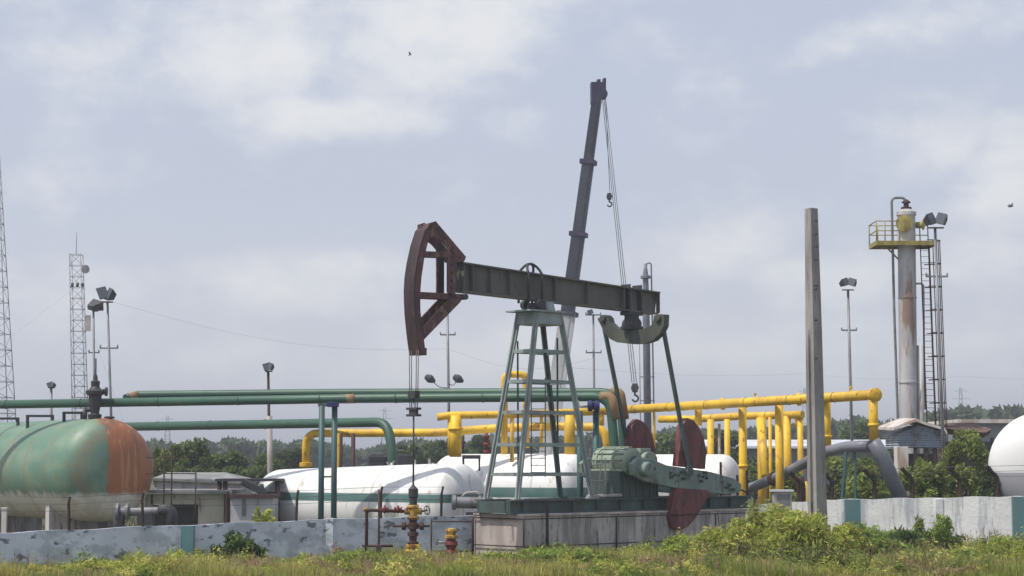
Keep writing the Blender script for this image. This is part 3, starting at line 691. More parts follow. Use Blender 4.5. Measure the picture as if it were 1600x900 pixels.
for a, c in zip(tops, tops[1:]):
    for s in (0, .5, 1): b.tube(a[0].lerp(a[1], s), c[0].lerp(c[1], s), .007, n=4)
b.build('barbed_wire', M['wire'], wr)

# ------------------------------------------------------------------ pipes and tanks
def lathe_tank(name, label, cat, pr, Yr, rz, length, r, zc, mat, dome=.5, n=48, tilt=0):
    """horizontal tank: pr = world (x,y) of the near dome seam, rz = heading of the axis towards the near dome"""
    t = thing(name, label, cat, (pr[0], pr[1], 0), rz); b = MB(); prof = []
    for k in range(13):
        a = math.pi / 2 * k / 12; prof.append((r * math.sin(a) ** .8, -length - r * dome * math.cos(a) ** .8))
    prof.append((r, -length * .66)); prof.append((r, -length * .33)); 
    for k in range(13):
        a = math.pi / 2 * k / 12; prof.append((r * max(0, math.cos(a)) ** .8, r * dome * math.sin(a) ** .8))
    ax = Vector((math.cos(tilt), 0, math.sin(tilt))); b.lathe(prof, (0, 0, zc), ax, n)
    b.build('shell', mat, t, local=True)
    for x in (-length * .15, -length * .85):
        b = MB(); zc2 = zc + x * math.sin(tilt); b.box((x, 0, (zc2 - r * .6) / 2), (.35, r * 1.5, zc2 - r * .6)); b.build('saddle', M['concrete'], t, local=True)
    return t
ORANGE_Y = -.32
GT_Y = 72; gp = at(160, 740, GT_Y); gR = 1.93; gz = 2.86
gt = lathe_tank('storage_tank', 'green horizontal tank with an orange end and cream underside behind the wall', 'tank', (gp.x, gp.y), GT_Y, R(-54), 11, gR, gz, tank_green_mat(), .62)
def bracket(pts, t, nm, r=.035, m='dark'):
    b = MB()
    for a, c in pts: b.beam(a, c, r * 2, r * 2)
    return b.build(nm, M[m], t)
for x0, x1, y, yb in ((-5, 30, 654, 672), (41, 84, 650, 668), (98, 130, 645, 662)):
    Yb = GT_Y + 1.5 + (100 - x0) * .03
    bracket([(at(x0, y, Yb), at(x1, y, Yb)), (at(x0 + 2, yb + 8, Yb), at(x0 + 2, y, Yb)), (at(x1 - 2, yb - 3, Yb), at(x1 - 2, y, Yb))], gt, 'walkway_bracket', .045)
b = MB(); p = at(171, 652, GT_Y); b.lathe([(.12, -.1), (.12, .05), (.2, .06), (.2, .12), (.1, .14)], p + Vector((0, 0, -.1)), n=12); b.build('manhole', M['dark'], gt)
vm = at(148, 650, GT_Y + .2)
vs_t = thing('relief_valve', 'dark relief valve assembly with a tapering top on the green tank', 'valve', vm)
zf = lambda py: at(148, py, GT_Y + .2).z
b = MB(); b.lathe([(.10, zf(668)), (.14, zf(655)), (.24, zf(654)), (.26, zf(648)), (.16, zf(646)), (.2, zf(636)), (.24, zf(630)), (.24, zf(618)), (.34, zf(616)), (.36, zf(611)), (.22, zf(608)), (.16, zf(604)), (.17, zf(596)), (.09, zf(594)), (.08, zf(588)), (.04, zf(585)), (.03, zf(560))], (vm.x, vm.y, 0), n=14)
b.tube((vm.x, vm.y, zf(613)), (vm.x + .42, vm.y, zf(612)), .11, n=10); b.lathe([(.17, 0), (.17, .07)], (vm.x + .38, vm.y, zf(612)), (1, 0, 0), 12); b.tube((vm.x - .36, vm.y, zf(640)), (vm.x, vm.y, zf(640)), .1, n=10); b.tube((vm.x - .36, vm.y, zf(640)), (vm.x - .36, vm.y, zf(655)), .08, n=8)
b.build('valve_body', M['dark'], vs_t)

W1 = at(712, 770, 70)
wt1 = lathe_tank('gas_tank', 'white horizontal tank with a green stripe, nearest of the two behind the wellhead', 'tank', (W1.x, W1.y), 70, R(-40), 9.0, 1.46, 1.66, tank_white_mat('tank_white_near', 1.70, 2.01), .5, tilt=R(1.6))
W2 = at(893, 770, 77)
wt2 = lathe_tank('gas_tank', 'white horizontal tank seen through the legs of the pump jack tower', 'tank', (W2.x, W2.y), 77, R(-30), 5.4, 1.62, 1.86, tank_white_mat('tank_white_far', 1.75, 2.15), .5)
W3 = at(1128, 760, 80)
wt3 = lathe_tank('gas_tank', 'white domed tank end showing behind the pump jack cranks', 'tank', (W3.x, W3.y), 80, R(-25), 3.2, 1.42, 2.05, tank_white_mat('tank_white_right', 0, 0), .5)
W4 = at(1632, 730, 74)
wt4 = lathe_tank('gas_tank', 'large white tank with underside shade painted grey at the right edge beyond the wall', 'tank', (W4.x, W4.y), 74, R(-108), 7, 2.1, 2.98, tank_edge_mat(), .6)
# small fittings on top of the near white tank
b = MB()
for px, h in ((612, 10), (648, 15), (671, 16), (676, 10), (690, 9)):
    p = at(px, 733, 72.5); b.tube(p - Vector((0, 0, .2)), p + Vector((0, 0, h * .024)), .05, n=8)
b.tube(at(604, 722, 73), at(614, 733, 73), .035, n=6); b.tube(at(616, 720, 73), at(606, 734, 73), .03, n=6)
b.loose('fitting', M['tarp'], wt1)
b = MB(); 
for x0, x1, y, dy in ((722, 751, 714, 22),):
    b.beam(at(x0, y, 72), at(x1, y, 72), .12, .14); b.beam(at(x0 + 2, y, 72), at(x0 + 2, y + dy * .6, 72), .06, .06); b.beam(at(x1 - 2, y, 72), at(x1 - 2, y + dy, 72), .05, .05)
b.build('walkway_bracket', M['dark'], wt1)

def pipeline(name, label, pts, r, mat, bend, parts=(), cat='pipe'):
    P = [at(*p) for p in pts]; t = thing(name, label, cat, (P[0].x, P[0].y, 0))
    b = MB(); b.pipe(P, r, bend, n=16); b.build('main_pipe', mat, t); return t
def riser(t, px, py, Y, r, mat, pyb=None, name='riser', bands=()):
    p = at(px, py, Y); q = at(px, pyb, Y) if pyb else Vector((p.x, p.y, 0)); b = MB(); b.tube((p.x, p.y, q.z), p, r, n=14)
    for y in bands: c = at(px, y, Y); b.lathe([(r * 1.25, -.05), (r * 1.25, .05)], (p.x, p.y, c.z), n=14)
    b.build(name, mat, t)
def sleeve(t, p0, p1, r, mat, name='flange'):
    b = MB(); b.tube(p0, p1, r, n=16); b.build(name, mat, t)
gA = pipeline('green_pipeline', 'thick dark green overhead pipe running across the left half and turning down beside the tower', [(-60, 633, 74.6), (540, 623, 69.5), (953, 619.5, 66.3), (962, 720, 66.2), (962, 790, 66.2)], .165, M['gpipe'], .6)
sleeve(gA, at(532, 623.2, 69.6), at(556, 622.8, 69.35), .172, M['orange'], 'repainted_joint')
b = MB(); P = [at(938, 620, 66.4), at(953, 619.5, 66.3), at(962, 640, 66.25)]; b.pipe([P[0], P[1] + Vector((.05, 0, 0)), at(962, 655, 66.2)], .178, .45, n=16); b.build('elbow', M['orange'], gA)
for px, y0 in ((503, 634), (523, 631)): riser(gA, px, y0, 69.3, .105, M['teal'], name='support_post')
b = MB(); b.beam(at(503, 745, 69.3), at(523, 745, 69.3), .06, .06); b.beam(at(497, 633, 69.3), at(526, 633, 69.3), .12, .10); b.loose('crossbar', M['teal'], gA)
b = MB(); b.box(at(520, 632, 69.2), (.42, .4, .18)); b.build('clamp', M['navy'], gA, bevel=.02)
for px in (906, 931): riser(gA, px, 642, 66.6, .11, M['teal'], name='support_post')
b = MB(); b.lathe([(.12, -.2), (.2, -.18), (.2, -.05), (.12, 0), (.2, .06), (.2, .2), (.12, .22)], at(927, 634, 66.4), (1, 0, 0), 14); b.build('clamp', M['navy'], gA)
b = MB(); b.pipe([at(903, 626, 66.3), at(903, 635, 66.3), at(918, 635, 66.3)], .045, .1, n=8); b.build('drain_pipe', M['galv_light'], gA)
gB = pipeline('green_pipeline', 'thinner green pipe just above and behind the long overhead one, with a brown elbow', [(196, 622, 75), (214, 616.5, 75.5), (540, 613.5, 72.5), (968, 612.5, 68.4), (976, 720, 68.3), (976, 790, 68.3)], .15, M['gpipe'], .7)
sleeve(gB, at(200, 620.5, 75.1), at(216, 616.6, 75.45), .158, M['orange'], 'repainted_joint')
b = MB(); b.pipe([at(955, 612.6, 68.5), at(969, 612.5, 68.4), at(976, 655, 68.3)], .165, .55, n=16); b.build('elbow', M['orange'], gB)
gC = pipeline('green_pipeline', 'lowest green overhead pipe, from the green tank to an elbow above the white tank', [(180, 667, 90), (604, 659.5, 80), (613, 700, 79.5), (613, 760, 79.5)], .2, M['gpipe'], .8)

yA = pipeline('yellow_pipeline', 'long yellow overhead header right of the pump jack ending in a round flange', [(960, 641, 86.5), (1366, 617, 70)], .185, M['yellow'], 0)
for px, bands, yb in ((1160, (728,), None), (1217, (), None), (1291, (682,), 705), (1364, (664,), 693)):
    t_ = (px - 960) / 406; riser(yA, px, 640 - 24 * t_, 86.5 - 16.5 * t_, .165, M['yellow'], pyb=yb, bands=bands)
riser(yA, 1091, 634, 81.2, .15, M['yellow'], pyb=665); riser(yA, 1022, 640, 84, .06, M['yellow'], pyb=700)
for px in (1129, 1248):
    t_ = (px - 960) / 406; Y = 86.5 - 16.5 * t_; y = 641 - 24 * t_; sleeve(yA, at(px - 3, y + .2, Y), at(px + 3, y - .2, Y), .25, M['yellow'])
b = MB(); p = at(1367, 617, 70); b.lathe([(.20, -.12), (.26, -.1), (.26, .06), (.2, .1), (.1, .13)], p, (.25, -1, 0), 20); b.build('end_flange', M['yellow'], yA)
yB = pipeline('yellow_pipeline', 'lower yellow header with many risers, set behind the long one and right of the cranks', [(1030, 655, 96), (1085, 655, 95), (1160, 650, 92), (1254, 648, 89.5)], .18, M['yellow'], 0)
for px, y, yb, r in ((1110, 655, None, .16), (1136, 655, None, .14), (1190, 652, None, .22), (1203, 652, None, .08), (1229, 650, None, .2), (1250, 648, None, .14), (1245, 648, 668, .1)): riser(yB, px, y, 92.5 - (px - 1110) * .02, r, M['yellow'], pyb=yb)
b = MB(); b.tube(at(1188, 655, 90), at(1196, 745, 88), .2, n=14); b.build('brace_pipe', M['yellow'], yB)
b = MB(); b.tube(at(1124, 662, 94), at(1124, 730, 94), .07, n=8); b.build('vent_pipe', M['tarp'], yB)
yC = pipeline('yellow_pipeline', 'yellow pipe arching up from the near white tank and running low behind the tower', [(478, 742, 83), (478, 677, 83), (690, 676, 80), (760, 670, 80), (860, 666, 79), (946, 668, 78), (950, 712, 78)], .17, M['yellow'], .6)
for px, y, yb, r, m in ((527, 677, None, .12, 'yellow'), (533, 677, None, .07, 'brown'), (552, 677, None, .09, 'brown'), (724, 673, 720, .04, 'brown'), (760, 670, 722, .07, 'red')): riser(yC, px, y, 81, r, M[m], pyb=yb)
b = MB(); 
for y in (682, 694, 706): b.lathe([(.14, -.06), (.14, .06)], at(760, y, 80.9), n=10)
b.build('valve', M['red'], yC)
b = MB(); b.lathe([(.2, -.1), (.28, -.08), (.28, .08), (.2, .1)], at(478, 726, 83), n=14); b.build('flange', M['yellow'], yC)
yD = pipeline('yellow_pipeline', 'upper short yellow header passing behind the pump jack tower', [(683, 652, 77), (704, 649, 77), (790, 648, 77), (965, 642, 77)], .15, M['yellow'], .2)
for px, y, yb, r in ((712, 649, 714, .24), (703, 649, 712, .09), (890, 645, 712, .22), (940, 643, 665, .1), (800, 648, 722, .08), (846, 647, 700, .07)): riser(yD, px, y, 77, r, M['yellow'], pyb=yb, bands=(670,) if px == 712 else ())
yE = pipeline('yellow_pipeline', 'square yellow pipe loop standing above the other pipes behind the tower', [(788, 725, 78.5), (788, 585, 78.5), (822, 585, 78.5), (822, 630, 78.5), (822, 700, 78.5)], .14, M['yellow'], .25)

def rings(t, P, r, every, mat, name='weld_ring'):
    for a, c in zip(P, P[1:]):
        L_n = (c - a).length; k = every * .6
        while k < L_n - .4: q = a + (c - a) * (k / L_n); dd = (c - a).normalized(); b_ = MB(); b_.lathe([(r * 1.02, -.03), (r * 1.09, -.015), (r * 1.09, .015), (r * 1.02, .03)], q, dd, 16); b_.build(name, mat, t); k += every
rings(yA, [at(960, 641, 86.5), at(1366, 617, 70)], .185, 2.9, M['yellow2']); rings(yB, [at(1085, 655, 95), at(1160, 650, 92), at(1254, 648, 89.5)], .18, 2.4, M['yellow2'])
rings(gA, [at(-60, 633, 74.6), at(540, 623, 69.5), at(940, 619.7, 66.4)], .165, 3.3, M['skid']); rings(gC, [at(200, 666.6, 89.5), at(590, 659.7, 80.3)], .2, 3.4, M['skid']); rings(yC, [at(500, 677, 82.8), at(690, 676, 80)], .17, 2.5, M['yellow2'])
# bolted supports and short stubs on the long header
for px in (1180, 1266, 1330):
    t_ = (px - 960) / 406; Y = 86.5 - 16.5 * t_; y = 641 - 24 * t_; b = MB(); q = at(px, y, Y); b.tube(q, q + Vector((0, 0, .34)), .035, n=8); b.lathe([(.06, .30), (.06, .36)], q, n=8); b.build('vent_stub', M['yellow'], yA)
gp_ = [at(1120, 790, 85), at(1165, 766, 82), at(1225, 741, 77), at(1290, 706, 72), at(1325, 697.5, 70), at(1360, 697, 69)]
gy = thing('grey_pipeline', 'fat grey pipe climbing over the right wall and dropping again as a steep leg', 'pipe', (gp_[0].x, gp_[0].y, 0))
b = MB(); b.pipe(gp_, .205, .45, n=20); b.build('main_pipe', M['grey_pipe'], gy)
b = MB(); q = at(1428, 800, 69); b.pipe([at(1364, 690, 69), at(1378, 712, 69), (q.x, q.y, q.z - .6)], .27, n=20); b.build('drop_leg', M['grey_pipe'], gy)
b = MB(); b.tube(at(1207, 749, 78.2), at(1211, 747, 78), .27, n=16); b.build('coupling', M['brown'], gy)
b = MB(); b.beam(at(1322, 706, 69.8), at(1314, 800, 69.8), .09, .09); b.beam(at(1336, 706, 69.8), at(1337, 800, 69.8), .07, .07); b.loose('support_post', M['teal'], gy)
mb_ = at(1222, 800, 66); t = thing('meter_box', 'small pale meter cabinet by the wall left of the concrete pole', 'cabinet', (mb_.x, mb_.y, 0)); zt_ = at(1222, 768, 66).z
b = MB(); b.box((mb_.x, mb_.y, zt_ / 2), (.62, .5, zt_)); b.build('cabinet', M['galv_light'], t, bevel=.02)
b = MB(); b.box((mb_.x, mb_.y - .02, zt_ + .03), (.74, .62, .06)); b.build('lid', M['farwhite'], t)
b = MB(); b.box((mb_.x + .02, mb_.y - .252, zt_ - .3), (.42, .02, .42)); b.build('door', M['galv'], t)
t = thing('pipe_stub', 'short rusty brown pipe standing with a yellow one left of the concrete pole', 'pipe', at(1250, 820, 70)); b = MB(); b.pipe([(at(1248, 745, 71)), at(1252, 760, 71), at(1252, 830, 71)], .17, .2, n=12); b.build('rusty_pipe', M['brown'], t); b = MB(); b.tube(at(1259, 752, 72), at(1259, 830, 72), .09, n=10); b.build('yellow_pipe', M['yellow'], t)

t = thing('suction_pipe', 'dark grey horizontal pipe with flanges at the left foot of the pump jack tower', 'pipe', (at(725, 785, 66).x, 66, 0))
b = MB(); p = at(706, 785, 66); q = at(768, 786, 66); b.lathe([(.22, 0), (.26, .02), (.26, .14), (.2, .15), (.2, .9), (.25, .91), (.25, 1.0), (.2, 1.01), (.2, (q - p).length)], p, q - p, 18); b.build('pipe', M['galv'], t)
b = MB(); b.pipe([at(722, 776, 66), at(728, 770, 66), at(745, 769, 66), at(752, 776, 66)], .035, .05, n=8); b.build('bypass', M['galv_light'], t)
b = MB(); b.box((at(735, 785, 66).x, 66, .8), (.3, .3, 1.3)); b.box((at(757, 790, 66).x, 66, .85), (.35, .5, 1.5)); b.build('plinth', M['dark'], t)
t = thing('transfer_pump', 'dark transfer pump and flanged pipe below the orange end of the green tank', 'pump', (at(225, 800, 65).x, 65, 0))
p = at(182, 800, 65); b = MB(); b.lathe([(.30, 0), (.30, .1), (.18, .12), (.18, .3), (.28, .32), (.28, .42), (.15, .44), (.15, 1.7), (.2, 1.72)], p, (1, 0, 0.02), 16); b.build('pipe', M['galv'], t)
b = MB(); b.pipe([at(248, 797, 65), at(268, 797, 65), at(268, 840, 65)], .2, .3, n=14); b.tube(at(186, 800, 65), at(186, 840, 65), .2, n=12); b.box(at(228, 812, 65), (.5, .5, .35)); b.loose('casing', M['dark'], t)
t = thing('marker_post', 'short white post behind the wall at the left edge', 'post', (at(7, 820, 57).x, 57, 0)); p = at(7, 795, 57); b = MB(); b.box((p.x, 57, p.z / 2), (.14, .14, p.z)); b.box((p.x, 57, p.z + .02), (.18, .18, .05)); b.build('post', M['tarp'], t)
#@@PUMP_END
# ------------------------------------------------------------------ poles and masts
def flood(t, p, wd, hh, yaw, tilt=-.35):
    roll = -.28 if yaw > 0 else .28
    """floodlight: tapered housing with a glass front; p = centre"""
    m = Matrix.Translation(p) @ Matrix.Rotation(yaw, 4, 'Z') @ Matrix.Rotation(roll, 4, 'Y') @ Matrix.Rotation(tilt, 4, 'X')
    b = MB(); F = [(-wd / 2, -.5 * wd, -hh / 2), (wd / 2, -.5 * wd, -hh / 2), (wd / 2, -.5 * wd, hh / 2), (-wd / 2, -.5 * wd, hh / 2)]; K = [(x * .45, wd * .35, z * .5) for x, y, z in F]
    b.add([m @ Vector(q) for q in F + K], [(0, 1, 2, 3), (7, 6, 5, 4), (1, 0, 4, 5), (2, 1, 5, 6), (3, 2, 6, 7), (0, 3, 7, 4)])
    h = b.build('floodlight', M['lamp'], t)
    b = MB(); b.add([m @ Vector((x * .88, y - .01, z * .88)) for x, y, z in F], [(0, 1, 2, 3)]); b.build('lens', M['lens'], h)
def light_pole(label, px, py, Y, r, heads=(), arms=(), lean=0, mat='galv', pale=None, name='light_pole', cat='light pole'):
    p = at(px, py, Y); g_ = at(px + lean, 760, Y); d = (g_ - p) / (p.z - g_.z); base = p + d * p.z
    t = thing(name, label, cat, (base.x, base.y, 0)); b = MB(); b.pipe([Vector((base.x, base.y, 0)), p], r, n=10, r2=r * .7); b.build('pole', M[mat], t)
    if pale: b = MB(); q = at(px + lean * .7, pale, Y); b.tube(Vector((base.x, base.y, 0)), q, r * 1.5, n=10); b.build('sleeve', M['galv_light'], t)
    for y, hw in arms:
        c = at(px + lean * (y - py) / (760 - py), y, Y); k = hw * Y / FPX; b = MB(); b.beam(c - Vector((k, 0, 0)), c + Vector((k, 0, 0)), r * .9, r * .9)
        for s in (-1, 1): b.tube(c + Vector((s * k * .96, 0, 0)), c + Vector((s * k * .96, 0, .16)), .04, n=6)
        b.build('cross_arm', M['galv'], t)
    if heads:
        b = MB(); k = Y / FPX; x0 = min(h[0] for h in heads) * k; x1 = max(h[0] for h in heads) * k; b.beam(p + Vector((x0 - .05, 0, 0)), p + Vector((x1 + .05, 0, 0)), .07, .07); b.build('lamp_bar', M['galv'], t)
    for dx, dy, wpx, hpx, yaw in heads: flood(t, p + Vector((dx * Y / FPX, -.05, -dy * Y / FPX)), wpx * Y / FPX, hpx * Y / FPX, yaw)
    return t
light_pole('tall light pole with two big dark floodlights, beside the relief valve of the green tank', 168, 472, 90, .075, [(-9, -11, 16, 20, .5), (7, -10, 14, 20, -.9)], [(544, 14)], 9)
light_pole('light pole with one broad hooded lamp, just left of the pole with two floodlights', 146, 486, 100, .075, [(0, -7, 22, 15, 2.6), (4, -5, 15, 13, 3.6)], [(551, 8)], 3)
light_pole('short light pole with a small lamp standing beyond the green tank', 80, 606, 110, .10, [(-2, -3, 9, 9, .4), (4, -4, 9, 8, -.7)], (), 1)
light_pole('light pole with a twin lamp above the low sheds, its lower half pale and thick', 419, 580, 86, .085, [(-3, -5, 10, 12, .3), (5, -6, 11, 11, -.6)], (), 3, 'post_rust', pale=650)
light_pole('light pole with two cross arms seen between the tower and the equalizer', 927, 492, 120, .09, [(-6, -3, 9, 7, .4)], [(492, 12), (551, 12)], 3)
light_pole('light pole with twin floodlights between the concrete pole and the steel column', 1325, 453, 108, .10, [(-8, -10, 14, 12, .7), (8, -10, 14, 12, -.7)], [(516, 12)], 8)
light_pole('tall light pole with two wide floodlights next to the ladder of the steel column', 1461, 356, 84, .085, [(-11, -11, 17, 19, .75), (12, -11, 17, 19, -.75)], [(432, 17)], 15)
t = light_pole('pole with cross arm and two small drooping lamps behind the horsehead', 699, 478, 112, .10, (), [(523, 12)], 4, name='street_lamp', cat='lamp post')
for dx, s in ((672, -1), (716, 1)):
    p = at(dx, 592, 112); c = at(701, 606 if s < 0 else 600, 112); b = MB(); b.pipe([c, (c + p) / 2 + Vector((0, 0, -.25)), p], .03, .3, n=6); b.build('lamp_arm', M['galv'], t)
    b = MB(); b.lathe([(.05, -.34), (.15, -.3), (.25, -.05), (.22, .1), (.08, .34)], p, (1, .2, -.55), 12); b.build('lamp_shade', M['lamp'], t)

def lattice(name, label, px, ptop, Y, hw_base, hw_top, bays, cx_top=None, cat='mast', r=.06, pbase=None, legs=4):
    g_ = at(px, 650, Y); tp = at(cx_top if cx_top is not None else px, ptop, Y)
    t = thing(name, label, cat, (g_.x, Y, 0)); H_ = tp.z
    k = [(math.cos(a), math.sin(a)) for a in [math.pi / 4 + 2 * math.pi * i / legs for i in range(legs)]]
    def c(i, f): w_ = hw_base + (hw_top - hw_base) * f; return Vector((g_.x + (tp.x - g_.x) * f + k[i][0] * w_ * 1.41, Y + k[i][1] * w_ * 1.41, H_ * f))
    b = MB()
    for i in range(legs): b.tube(c(i, 0), c(i, 1), r, n=5)
    b.build('legs', M['galv'], t)
    b = MB()
    for j in range(bays):
        f0, f1 = j / bays, (j + 1) / bays
        for i in range(legs):
            i2 = (i + 1) % legs; b.tube(c(i, f1), c(i2, f1), r * .6, n=4)
            b.tube(c(i, f0) if j % 2 else c(i2, f0), c(i2, f1) if j % 2 else c(i, f1), r * .5, n=4)
    b.build('bracing', M['galv'], t); return t, tp, c
m1_, tp, _ = lattice('lattice_mast', 'tall tapering lattice mast cut by the left edge', -4, 228, 190, 1.95, .22, 22, cx_top=-6, r=.045)
m2_, tp, cc = lattice('radio_mast', 'slim guyed radio mast with dish and panel antennas left of the light poles', 131, 398, 170, .62, .5, 22, cx_top=119, r=.035)
b = MB(); b.tube(tp, tp + Vector((0, 0, 2.0)), .03, n=5); b.build('lightning_rod', M['galv'], m2_)
for px, py in ((113, 445), (121, 445), (129, 445)):
    b = MB(); b.tube(at(px, py - 3, 169), at(px, py + 3, 169), .13, n=8); b.build('antenna', M['lamp'], m2_)
b = MB(); b.lathe([(.05, 0), (.35, .1), (.38, .3), (.05, .32)], at(132, 421, 169), (.6, -1, 0), 14); b.build('dish', M['galv_light'], m2_)
b = MB(); b.box(at(137, 505, 169), (.5, .2, 1.4)); b.build('panel_antenna', M['galv_light'], m2_)
b = MB()
for dx, dy in ((-26, 6), (2, 24)):
    g_ = at(119, 650, 170); b.tube(at(119, 448, 170), (g_.x + dx, 170 + dy, 0), .006, n=4)
b.build('guy_wire', M['galv'], m2_)
for nm, px, y, lab in (('electricity_pylon', 1501, 606, 'distant electricity pylon above the trees near the right edge'), ('electricity_pylon', 262, 650, 'distant electricity pylon above the trees beside the green tank'), ('electricity_pylon', 601, 637, 'distant electricity pylon just left of the bridle cables'), ('electricity_pylon', 1257, 606, 'distant electricity pylon beside the concrete pole')):
    t, tp, c = lattice(nm, lab, px, y, 620, 1.5, .3, 7, cat='pylon', r=.07)
    b = MB()
    for k, hw in ((1.0, 3), (3.5, 4)): b.beam(tp + Vector((-hw * .7, 0, -k)), tp + Vector((hw * .7, 0, -k)), .12, .12)
    b.build('cross_arm', M['galv'], t)
# power lines: two sagging distant conductors
def wire_line(label, pts, r):
    P = [at(*p) for p in pts]; Q = []
    for a, c in zip(P, P[1:]):
        for k in range(12): f = k / 12; Q.append(a.lerp(c, f) - Vector((0, 0, .9 * math.sin(math.pi * f))))
    Q.append(P[-1]); b = MB(); b.pipe(Q, r, n=4); tag(b.build('power_cable', M['wire']), label, 'cable')
wire_line('thin power cable sagging from the light poles on the left towards the horsehead', [(170, 470, 95), (700, 545, 113), (927, 560, 121)], .004)
wire_line('faint distant power cable low in the sky across the right half', [(860, 572, 300), (1257, 584, 420), (1501, 588, 420), (1800, 584, 420)], .014)

# square concrete pole
cpY = 59; pb0 = at(1276, 780, cpY); base = (pb0.x + .03, cpY, 0); t = thing('concrete_pole', 'tall square concrete utility pole rising from the bushes, chamfered and stained', 'utility pole', base)
tp = at(1267.5, 326, cpY); sec = [(-.5, -.5), (.5, -.5), (.5, .5), (-.5, .5), (-.5, .17), (-.30, .12), (-.30, -.12), (-.5, -.17)]
b = MB(); vv = []; rot = Matrix.Rotation(R(33), 2)
levels = [(0, .43), (tp.z * .62, .36), (tp.z * .66, .355), (tp.z, .285)]
for z, wd in levels:
    f = z / tp.z; cx = base[0] + (tp.x - base[0]) * f
    for i, (x, y) in enumerate(sec):
        if (z >= tp.z * .65) and i in (5, 6): x = -.5
        q = rot @ Vector((x * wd, y * wd)); vv.append(Vector((cx + q.x, cpY + q.y, z)))
n = len(sec); fs = [list(range(n))[::-1], list(range(n * (len(levels) - 1), n * len(levels)))]
for l in range(len(levels) - 1):
    for i in range(n): fs.append((l * n + i, l * n + (i + 1) % n, (l + 1) * n + (i + 1) % n, (l + 1) * n + i))
b.add(vv, fs); b.build('shaft', M['pole'], t)
b = MB()
for py in (345, 366, 385, 406, 446, 452, 500, 560): p = at(1274, py, cpY - .2); b.tube(p, p + Vector((.05, -.03, 0)), .03, n=6)
b.loose('bolt', M['dark'], t)

# ------------------------------------------------------------------ steel column with platform
CY = 95; cb = at(1418, 650, CY); colm = thing('process_column', 'tall rust streaked steel column with a yellow railed platform near its top', 'tower', (cb.x, CY, 0))
tpx = at(1416, 330, CY); zc_ = lambda py: at(1416, py, CY).z; ax0 = Vector((cb.x + .02, CY, 0)); ax1 = Vector((tpx.x, CY, 0))
def cax(py): f = zc_(py) / zc_(330); return Vector((ax0.x + (ax1.x - ax0.x) * f, CY, zc_(py)))
d = (cax(330) - Vector((ax0.x, CY, 0))); hh = d.length; b = MB(); rc = .44
b.lathe([(rc + .12, 0), (rc + .12, .15), (rc, .16), (rc, hh * .45), (rc + .04, hh * .45 + .01), (rc + .04, hh * .45 + .1), (rc, hh * .45 + .11), (rc, hh * .72), (rc + .03, hh * .72 + .01), (rc + .03, hh * .72 + .07), (rc, hh * .72 + .08), (rc, hh - .25), (rc + .05, hh - .22), (rc + .05, hh - .05), (rc * .8, hh), (.25, hh + .1)], ax0, d, 28); b.build('shell', M['column'], colm)
b = MB(); p = cax(325); b.lathe([(.26, 0), (.26, .1), (.14, .12), (.12, .3), (.22, .31), (.22, .37), (.05, .5)], (p.x, CY, zc_(327)), n=14); b.build('nozzle', M['brown'], colm)
b = MB(); b.pipe([at(1414, 322, CY), at(1414, 309, CY), at(1393, 309, CY), at(1397, 480, CY), at(1403, 658, CY), (at(1404, 700, CY).x, CY, 0)], .065, .25, n=10); b.build('vent_pipe', M['galv'], colm)
b = MB(); c = at(1411, 351, CY); b.lathe([(.34, 0), (.34, .12), (.42, .13), (.42, .22), (.2, .26)], c + Vector((0, -rc + .1, 0)), (-.25, -1, 0), 20); b.lathe([(.16, 0), (.16, .3), (.24, .31), (.24, .4)], at(1428, 352, CY) + Vector((.1, 0, 0)), (1, -.4, 0), 12); b.build('manway', M['yellow2'], colm)
zpl = zc_(381); p = cax(381)
xl, xr = at(1364, 381, CY).x, at(1456, 381, CY).x; yd = .95
b = MB(); b.box(((xl + xr) / 2, CY, zpl), (xr - xl, 2 * yd, .05)); 
for y in (-yd, yd): b.box(((xl + xr) / 2, CY + y, zpl - .06), (xr - xl + .06, .06, .22))
for x in (xl, xr): b.box((x, CY, zpl - .06), (.06, 2 * yd - .1, .22))
b.beam((xl + .6, CY, zpl - .1), (p.x - .3, CY, zpl - .9), .07, .07); b.build('platform', M['yellow2'], colm)
b = MB(); zr_ = zc_(349); zm_ = zc_(364); xq = at(1400, 381, CY).x
for z in (zr_, zm_):
    for y in (-yd, yd): b.tube((xl, CY + y, z), (xq if y < 0 else xr, CY + y, z), .028, n=6)
    b.tube((xl, CY - yd, z), (xl, CY + yd, z), .028, n=6)
for x in (xl, (xl + xq) / 2 - .15, xq):
    for y in (-yd, yd): b.tube((x, CY + y, zpl), (x, CY + y, zr_), .03, n=6)
b.build('handrail', M['yellow2'], colm)
b = MB(); lx = at(1437, 400, CY).x; ly = CY - .1
for dx in (0, .40): b.beam((lx + dx + .28, ly, 0), (lx + dx, ly, zr_), .04, .04)
k = 1.0
while k < zpl: sh = .28 * (1 - k / zr_); b.tube((lx + sh, ly, k), (lx + .40 + sh, ly, k), .013, n=5); k += .3
b.build('ladder', M['brown'], colm)
b = MB(); k = 2.6; hoops = []
while k < zr_:
    sh = .28 * (1 - k / zr_); pts = []
    for a in range(9): th = math.pi * a / 8; pts.append(Vector((lx + .2 + sh + .74 * math.sin(th) + .05, ly - .44 * math.cos(th), k)))
    b.pipe(pts, .026, n=5, caps=False); hoops.append(pts); k += 1.15
for j in (1, 3, 5, 7):
    for h0, h1 in zip(hoops, hoops[1:]): b.tube(h0[j], h1[j], .026, n=5)
b.build('ladder_cage', M['brown'], colm)
b = MB(); b.tube((at(1437, 640, CY).x, CY - .1, 0), at(1437, 540, CY) + Vector((0, -.1, 0)), .16, n=12); b.pipe([at(1430, 443, CY), at(1443, 443, CY), at(1444, 560, CY), at(1446, 640, CY)], .05, .2, n=8); b.build('side_pipe', M['column'], colm)

